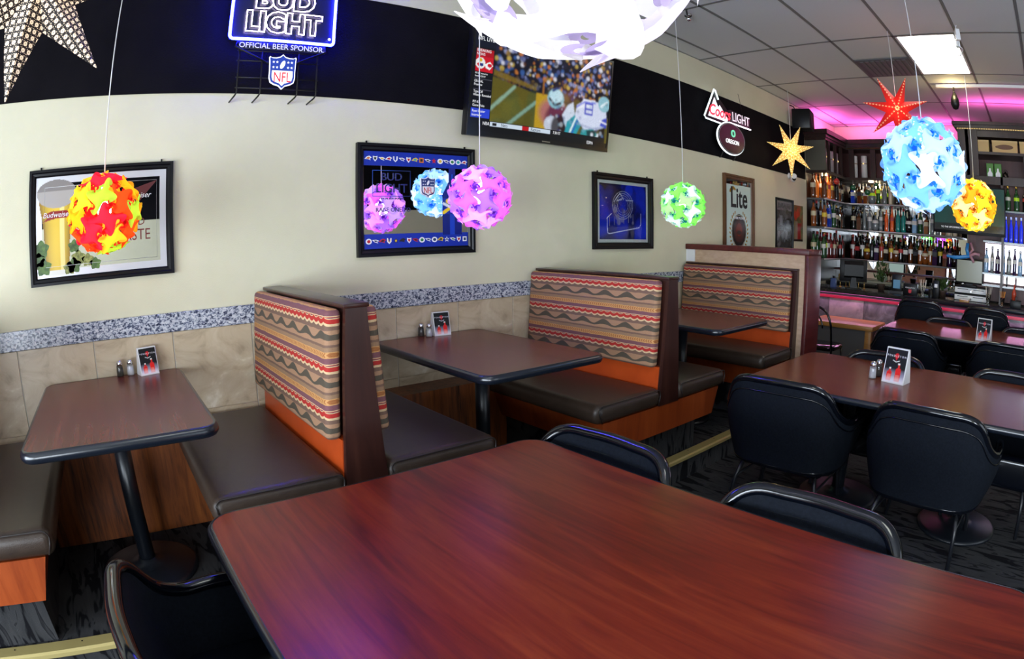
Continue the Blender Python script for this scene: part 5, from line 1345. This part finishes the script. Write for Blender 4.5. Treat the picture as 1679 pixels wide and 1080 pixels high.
cs = [((T, Q, T, RD, T, Q)[i % 6], g, l, c) for i, (g, l, c) in enumerate((
    ('red', 'white', 'red'), ('dark', 'red', 'black'), ('dark', 'white', 'black'), ('whisky', 'yellow', 'black'), ('dark', 'black', 'gold'), ('purple', 'white', 'black'), ('amber', 'red', 'red'), ('dark', 'cream', 'gold'),
    ('amber', 'yellow', 'black'), ('whisky', 'cream', 'black'), ('dark', 'red', 'red'), ('dark', 'white', 'gold'), ('whisky', 'white', 'black'), ('dark', 'black', 'black'), ('amber', 'white', 'black'), ('amber', 'cream', 'gold'),
    ('amber', 'cream', 'black'), ('purple', 'black', 'gold'), ('dark', 'yellow', 'gold'), ('whisky', 'red', 'gold'), ('purple', 'white', 'gold'), ('dark', None, 'red')))]
run('C', ZC, True, cs)
for i in range(18): # a second rank against the mirror
    bottle(8.26 + random.uniform(-.01, .02), -.46 - i * .084, ZC + .0005, (T, SL, T, WN)[i % 4], ('dark', 'whisky', 'green', 'dark')[i % 4], (None, 'cream', None, 'white', None)[i % 5], ('black', 'gold', 'red')[i % 3], ORD[i] + ' bottle from the corner in the rear rank of the lowest bar shelf', 'rear rank bottles on the lowest bar shelf', 1.04)

for z, sn, gs in ((ZA, 'top', ('whisky', 'fire', 'amber', 'amber', 'whisky', 'dark')), (ZBs, 'middle', ('amber', 'dark', 'whisky', 'blue', 'dark', 'green')), (ZC, 'lowest', ('green', 'green', 'red', 'red', 'dark', 'red'))):
    for i, g in enumerate(gs):
        bottle(7.235 + i * .13, -.085 + random.uniform(-.012, .012), z + .0005, (T, T, SL, T)[i % 4], g, ('cream', None, 'white')[i % 3], ('black', 'red', 'gold')[i % 3], '%s bottle, %s along the booth wall, rear rank of %s bar shelf' % (ADJ[g], ('first', 'second', 'third', 'fourth', 'fifth', 'sixth')[i], sn), 'rear rank bottles on the side run of the %s bar shelf' % sn, 1.04)
# ---- tower at the right
def tower():
    t = thing('bar_tower', 'tall dark wood bar tower with gold bead strip and open shelves at the frame edge', 'cabinet', (0, 0, 0), 0)
    xf, xb, y0, y1 = 7.06, 7.52, -2.12, -4.2
    m = MB()
    box('side_panel', xf, y0 - .04, 2.36, xb, y0, 2.86, m_cab, t)
    box('pilaster', xf - .02, y0 - .25, 2.36, xf + .02, y0, 2.88, m_cab, t)
    box('rear_panel', xb - .02, y1, .97, xb, y0 - .04, 2.86, m_cabin, t)
    box('end_stile', xf, y0 - .55, 0.97, xb - .02, y0 - .52, 2.36, m_cab, t)
    for nm, za, zb, off, ya in (('crown', 2.93, 2.965, .06, y0), ('crown', 2.895, 2.93, .035, y0), ('frieze', 2.80, 2.87, .0, y0 - .25), ('top_board', 2.87, 2.895, .01, y0)):
        box(nm, xf - off, y1, za, xb, ya + (off if ya == y0 else 0), zb, m_cab, t)
    bead = MB().lathe([(0, -.009), (.009, 0), (0, .009)], 6, cap=False).mesh('bead')
    m_bead = mat('lit_gold_bead', (.5, .33, .1), .3, emit=(1, .75, .3), es=.6)
    for k in range(70): obj('bead', bead, m_bead, t, (xf - .045, y0 - .01 - k * .022, 2.883))
    for z, nm in ((2.635, 'shelf'), (2.36, 'shelf')): box(nm, xf, y1, z - .03, xb - .02, y0 - .04, z, m_cab, t)
    box('valance', xf, y1, 2.27, xf + .03, y0 - .2, 2.33, m_cab, t)
    box('divider', xf + .05, -2.99, 2.39, xb - .02, -2.95, 2.605, m_cab, t)
    for z in (2.0, 1.655, 1.30, 1.17): box('glass_shelf', xf + .08, y1, z - .018, xb - .02, y0 - (.57 if z > 1.7 else .28), z, mat('shelf_glass_tint', (.35, .42, .45), .12), t)
    box('lit_panel', xb - .03, y1, 1.32, xb - .02, y0 - .28, 1.63, mat('white_backlight', (.8, .8, .85), .4, emit=(.86, .84, 1), es=1.7), t)
    box('lit_panel', xb - .03, y1, 1.185, xb - .02, y0 - .28, 1.28, mat('white_backlight2', (.8, .8, .85), .4, emit=(.95, .9, .95), es=1.3), t)
    box('blue_led', xf + .1, y1, 1.985, xf + .11, y0 - .57, 1.99, mat('blue_led', (.1, .1, .5), .4, emit=(.15, .2, 1), es=8.), t)
    a = area('tower_led', (7.0, -3.2, 2.98), (R(180), 0, 0), .05, 1.9, 9, (1, .10, .55)); a.parent = t
    box('pink_led', 7.1, -4.1, 2.966, 7.12, -2.2, 2.974, MATS['pink_led_strip'], t)
    a = area('tower_blue', (7.3, -3.2, 1.97), (0, 0, 0), .2, 1.2, 2.2, (.2, .3, 1)); a.parent = t
    for y in (-2.75, -3.1): MB().lathe([(.035, -.006), (.035, 0)], 12).build('puck_light', MATS['puck_light'], t, (xf + .12, y, 2.33))
tower()
for i, (y, w, lab) in enumerate(((-2.43, .17, 'plain gold cardboard box at the left on the tower top shelf'), (-2.72, .34, 'long gold cardboard box with fish emblem on the tower top shelf'), (-3.05, .28, 'gold cardboard box at the frame edge on the tower top shelf'))):
    t = thing('carton', lab, 'box', (7.22, y, 2.636), 0, 'gold boxes on the bar tower')
    box('carton_body', -.12, -w/2 + .004, 0, .12, w/2 - .004, .135, mat('gold_card', (.52, .36, .13), .45), t, .003, 1)
    box('lid', -.122, -w/2 + .002, .118, .122, w/2 - .002, .138, mat('gold_card_lid', (.60, .44, .18), .45), t)
    if i:
        p = [(.11*math.cos(a)*(1 if math.cos(a) < .8 else 1.15), .028*math.sin(a)) for a in [2*PI*k/18 for k in range(18)]] if i == 1 else [(.03*math.cos(a), .03*math.sin(a)) for a in [2*PI*k/14 for k in range(14)]]
        MB().prism(p, -.1225, -.1205, 'x').build('emblem', mat('brown_ink', (.12, .05, .015), .5), t, (0, 0, .065))
for y, lab in ((-2.50, 'green gift box with white bottle print at the left on the tower shelf'), (-2.605, 'green gift box with white bottle print at the right on the tower shelf')):
    t = thing('gift_box', lab, 'box', (7.25, y, 2.361), 0, 'green gift boxes on the bar tower')
    box('carton_body', -.045, -.046, 0, .045, .046, .165, mat('green_card', (.06, .22, .02), .45), t, .002, 1)
    MB().prism([(-.03, .01), (.03, .01), (.032, .05), (.012, .08), (.010, .11), (-.010, .11), (-.012, .08), (-.032, .05)], -.0465, -.045, 'x').build('bottle_print', m_inkw, t)
t = thing('metal_teapot', 'small dark metal teapot beside the green gift boxes', 'teapot', (7.25, -2.70, 2.361), 0)
MB().lathe([(.02, 0), (.036, .015), (.04, .04), (.03, .065), (.012, .075), (.008, .085)], 14).build('body', mat('dark_bronze', (.05, .035, .03), .3, .8), t)
MB().tube([(0, -.032*math.cos(a), .06 + .045*math.sin(a)) for a in [PI*k/10 for k in range(11)]], .004, 6).build('handle', MATS['dark_bronze'], t)
for i, (y, g, l) in enumerate(((-2.72, 'green', 'white'), (-2.835, 'green', 'lime'), (-2.95, 'dark', 'red'), (-3.07, 'green', 'white'))):
    bottle(7.27, y, 2.0005, 'wine', g, l, 'gold', ('green champagne bottle nearest the bar television', 'champagne bottle with lime yellow label on the tower shelf', 'dark wine bottle with red label on the tower shelf', 'green champagne bottle at the frame edge on the tower shelf')[i], 'wine bottles on the bar tower', .95)
for i in range(7): bottle(7.27, -2.69 - i * .068, 1.6555, 'slim', 'cobalt', None, 'white', 'glowing cobalt blue bottle on the tower shelf, %s from the bar television' % ORD[i], 'cobalt bottles on the bar tower', .82)
for i in range(9): bottle(7.22 + .04 * (i % 2), -2.44 - i * .075, 1.3005, ('tall', 'slim')[i % 2], ('paleblue', 'clear', 'purple')[i % 3], 'white', 'silver', '%s bottle before the white lit tower panel, %s from its left end' % (('pale blue', 'clear', 'purple')[i % 3], ORD[i]), 'bottles before the lit panel of the bar tower', .85)
for i in range(3): bottle(7.25, -2.72 - i * .12, 1.1705 , 'slim', ('dark', 'red', 'purple')[i], None, 'red', ('dark', 'red', 'purple')[i] + ' small bottle on the bottom shelf of the bar tower', 'small bottles on the bottom tower shelf', .40)

# ---- bar television
def bar_tv():
    t = thing('bar_television', 'flat television with dark green picture mounted over the bar behind the yellow lamp', 'television', (6.99, -2.235, 1.70), R(-90))
    w, h = .92, .53
    me = MB().box(-w/2, 0, 0, w/2, .05, h).mesh('housing'); bevel(me, .006, 2); obj('housing', me, m_black, t)
    c = Canvas(w - .03, h - .05, 60, 34, (.06, .22, .20)); c.blobs(20, 0, .2, 1, 1, [(.05, .20, .18), (.08, .27, .25)], .1, .3, rng, .5); c.rect(0, 0, 1, .16, (.03, .07, .07))
    obj('screen', c.mesh('screen'), m_screen, t, (0, -.0015, h/2 + .008))
    obj('screen_lettering', text_mesh('TO THE UPCOMING GAME TONIGHT AT EIGHT', .026, .0003), MATS['screen_white'], t, (-.08, -.003, .065), (R(90), 0, 0))
    box('mount_pole', -.02, .05, .1, .02, .07, 1.22, m_blackm, t)
bar_tv()

# ---- things on the bar
def monitor(x, y, z, rz, w, h, label, lit, stand=.1):
    t = thing('till_monitor', label, 'monitor', (x, y, z), rz, 'till monitors on the bar')
    box('stand_base', -.10, -.08, 0, .10, .09, .015, m_black, t, .004)
    MB().prism([(-.05, .012), (.05, .012), (.03, stand + .05), (-.03, stand + .05)], .0, .03, 'y').build('stand', m_black, t)
    me = MB().box(-w/2, -.03, stand, w/2, .0, stand + h).mesh('housing'); bevel(me, .006, 2); obj('housing', me, m_black, t)
    MB().prism([(-.03, stand + .02), (.03, stand + h * .25), (.03, stand + h * .75), (-.0, stand + h - .02)], -w * .35, w * .35, 'x').build('rear_housing', m_black, t)
    box('screen', -w/2 + .018, -.032, stand + .018, w/2 - .018, -.0295, stand + h - .018, lit, t)
monitor(7.16, -.69, CT, R(115), .36, .27, 'dark till monitor turned away on the bar near the half wall', mat('pale_screen', (.02, .02, .02), .2, emit=(.5, .65, .6), es=.6), .09)
def register():
    t = thing('cash_drawer', 'stack of two white and black cash drawers under the till monitor', 'cash drawer', (7.30, -2.25, CT), R(-90))
    for k in range(2):
        z = k * .085
        box('drawer_box', -.22, -.02, z, .22, .20, z + .08, m_black, t, .003)
        f = box('drawer_front', -.215, -.028, z + .006, .215, -.02, z + .066, m_white, t, .003)
        for x in (-.11, .10): box('slot', x - .07, -.0295, z + .045, x + .07, -.028, z + .052, m_black, f)
        MB().lathe([(.012, 0), (.012, .004)], 10).build('lock', m_chrome, f, (0, -.028, z + .025), (R(90), 0, 0))
register()
monitor(7.28, -2.22, CT + .17, R(-90), .37, .28, 'grey till monitor on top of the cash drawers', mat('grey_green_screen', (.05, .055, .04), .2, emit=(.12, .13, .09), es=.8), .03)
def leafy(x, y, z, h, label):
    t = thing('potted_plant', label, 'plant', (x, y, z), 0)
    MB().lathe([(.04, 0), (.055, .07), (.06, .08)], 12).build('pot', mat('plant_pot', (.05, .03, .02), .5), t)
    lf = MB().add([(0, 0, 0), (.018, 0, .03), (0, .004, .085), (-.018, 0, .03)], [(0, 1, 2, 3)]).mesh('leaf'); lf.materials.append(mat('leaf_green', (.035, .07, .015), .5))
    for k in range(46):
        o = obj('leaf', lf, None, t, (random.gauss(0, .03), random.gauss(0, .035), random.uniform(.08, h))); o.rotation_euler = (random.uniform(-1, 1), random.uniform(-1, 1), random.uniform(0, 6))
leafy(7.35, -1.02, CT, .34, 'leafy green plant on the bar beside the dark till monitor'); leafy(7.36, -1.86, CT, .18, 'small dark plant on the bar left of the cash drawers')
def counter_things():
    t = thing('photo_stand', 'black framed blue picture standing on the bar', 'picture frame', (7.2, -1.27, CT), R(-85))
    box('frame', -.065, -.008, .03, .065, .008, .225, m_black, t, .003); box('picture', -.045, -.0095, .06, .045, -.008, .16, mat('blue_photo', (.06, .22, .36), .3), t); box('foot', -.08, -.04, 0, .08, .05, .03, m_black, t)
    t = thing('display_box', 'black box with small white print on the bar', 'box', (7.2, -1.46, CT), R(-88))
    box('carton', -.09, -.05, 0, .09, .05, .13, m_black, t, .003)
    obj('lettering', text_mesh('PENDLETON', .022, .0003), m_inkw, t, (0, -.0508, .085), (R(90), 0, 0)); MB().prism(shield_pts(.04, .05), -.0515, -.05, 'y').build('crest', m_inkr, t, (0, 0, .045))
    def glass(x, y, h, r, label, straws=None, ns=9):
        t = thing('bar_glass', label, 'glass', (x, y, CT), 0)
        MB().lathe([(r * .7, 0), (r * .72, .006), (r, h), (r * .93, h), (r * .66, .01)], 12, cap=False).build('tumbler', mat('bar_glass_clear', (.9, .93, .95), .03, trans=1.), t)
        if straws:
            sm = MB().tube([(0, 0, .008), (0, 0, h * 1.7)], .003, 5).mesh('straw'); sm.materials.append(straws)
            for k in range(ns):
                a = 2 * PI * k / ns; o = obj('straw', sm, None, t, (r*.35*math.cos(a), r*.35*math.sin(a), 0)); o.rotation_euler = (-.16*math.sin(a), .16*math.cos(a), 0)
    glass(7.0, -1.66, .12, .03, 'clear glass of white straws at the bar edge', mat('straw_white', (.7, .65, .55), .4))
    glass(7.08, -2.68, .10, .035, 'glass of orange straws on the bar by the frame edge', mat('straw_orange', (.65, .25, .04), .4), 11)
    glass(7.05, -2.50, .12, .032, 'clear glass with white napkins beside the cash drawers', mat('straw_white', (.7, .65, .55), .4), 5)
    t = thing('utensil_cup', 'black utensil cup on the bar between the plants', 'cup', (7.15, -1.74, CT), 0)
    MB().lathe([(.032, 0), (.036, .10), (.033, .10), (.03, .01)], 12, cap=False).build('cup', m_black, t)
    for k in range(4): MB().tube([(0, 0, .02), (.02*math.cos(k*1.6), .02*math.sin(k*1.6), .17)], .004, 5).build('utensil', m_blackm, t)
    t = thing('knife_block', 'black upright box beside the small dark plant', 'box', (7.2, -1.80, CT), R(-90)); box('carton', -.04, -.04, 0, .04, .04, .2, m_black, t, .003); box('print', -.02, -.0412, .12, .02, -.04, .16, m_inkw, t)
    t = thing('condiment_caddy', 'black condiment caddy at the frame edge of the bar', 'caddy', (7.05, -2.86, CT), R(-90))
    box('tray', -.07, -.06, 0, .07, .06, .09, m_black, t, .003); box('divider', -.005, -.06, .09, .005, .06, .13, m_black, t)
    MB().lathe([(.028, 0), (.03, .08), (.012, .12), (.006, .17)], 10).build('sauce_bottle', mat('sauce_red', (.45, .05, .02), .3), t, (-.03, 0, .09))
    t = thing('napkin_holder', 'wooden napkin tray lying on the bar before the cash drawers', 'tray', (7.02, -2.20, CT), R(-90)); box('tray', -.06, -.04, 0, .06, .04, .03, m_oak, t, .003); box('napkin', -.05, -.03, .03, .05, .03, .038, m_paper, t)
    t = thing('blue_carton', 'small blue carton at the half wall end of the bar', 'box', (7.15, -.42, CT), R(-90)); box('carton', -.035, -.03, 0, .035, .03, .11, mat('carton_blue', (.05, .09, .25), .4), t, .003); box('cap', -.015, -.015, .11, .015, .015, .14, m_black, t)
    for k in range(6):
        t = thing('stem_glass', '%s golden stem glass from the half wall, behind the dark till monitor' % ORD[k], 'glass', (7.36 + .05 * (k % 2), -.44 - .065 * k, CT), 0, 'golden stem glasses on the bar')
        MB().lathe([(.028, 0), (.026, .004), (.005, .01), (.005, .07), (.026, .10), (.03, .14), (.026, .16)], 10, cap=False).build('goblet', mat('golden_glass', (.5, .33, .1), .08, .6), t)
    t = thing('balloon_figure', 'blue and pink twisted balloon on top of the till monitor', 'balloon', (7.20, -2.18, CT + .485), R(-90))
    mb, mp = mat('balloon_blue', (.03, .22, .55), .25), mat('balloon_pink', (.45, .22, .26), .25)
    MB().tube(catmull([(-.26, 0, .01), (-.14, -.01, 0), (.0, 0, .02), (.07, 0, .04)], 5), [.016]*4 + [.022]*12, 10).build('balloon_limb', mb, t)
    MB().tube([(.02, 0, .03), (.0, .01, .10), (.01, .02, .17)], .022, 10).build('balloon_limb', mb, t)
    MB().tube([(.03, .01, .05), (.08, .0, .10), (.05, .01, .18)], .016, 10).build('balloon_limb', mp, t)
    MB().tube([(.04, -.01, .03), (.11, .0, .06), (.17, .0, .05)], .018, 10).build('balloon_limb', mp, t)
    MB().tube([(.05, -.01, .03), (.10, -.01, -.04)], .016, 10).build('balloon_limb', mp, t)
counter_things()
for i, (x, y, z, c, lab) in enumerate(((7.62, -.285, 2.30, (.35, .03, .02), 'dark red glass ball hanging below the corner cabinet'), (8.0, -.40, 2.26, (.02, .12, .05), 'green glass ball hanging nearest the shelf corner'), (8.0, -.62, 2.20, (.015, .10, .03), 'green glass ball hanging lower before the whisky bottles'), (8.0, -.75, 2.31, (.30, .03, .02), 'small red glass ball hanging high before the whisky bottles'))):
    t = thing('hanging_ball', lab, 'ornament', (x, y, z), 0, 'glass balls hanging below the corner cabinet')
    r = .042 if i != 3 else .028
    MB().lathe([(0, -r)] + [(r*math.sin(a), -r*math.cos(a)) for a in [PI*k/10 for k in range(1, 10)]] + [(0, r)], 14, cap=False).build('ball', mat('ball_%d' % (i % 2 if i != 2 else 1), c, .12, spec=.7), t)
    MB().tube([(0, 0, r), (0, 0, 2.365 - z)], .0015, 4).build('string', m_cord, t)
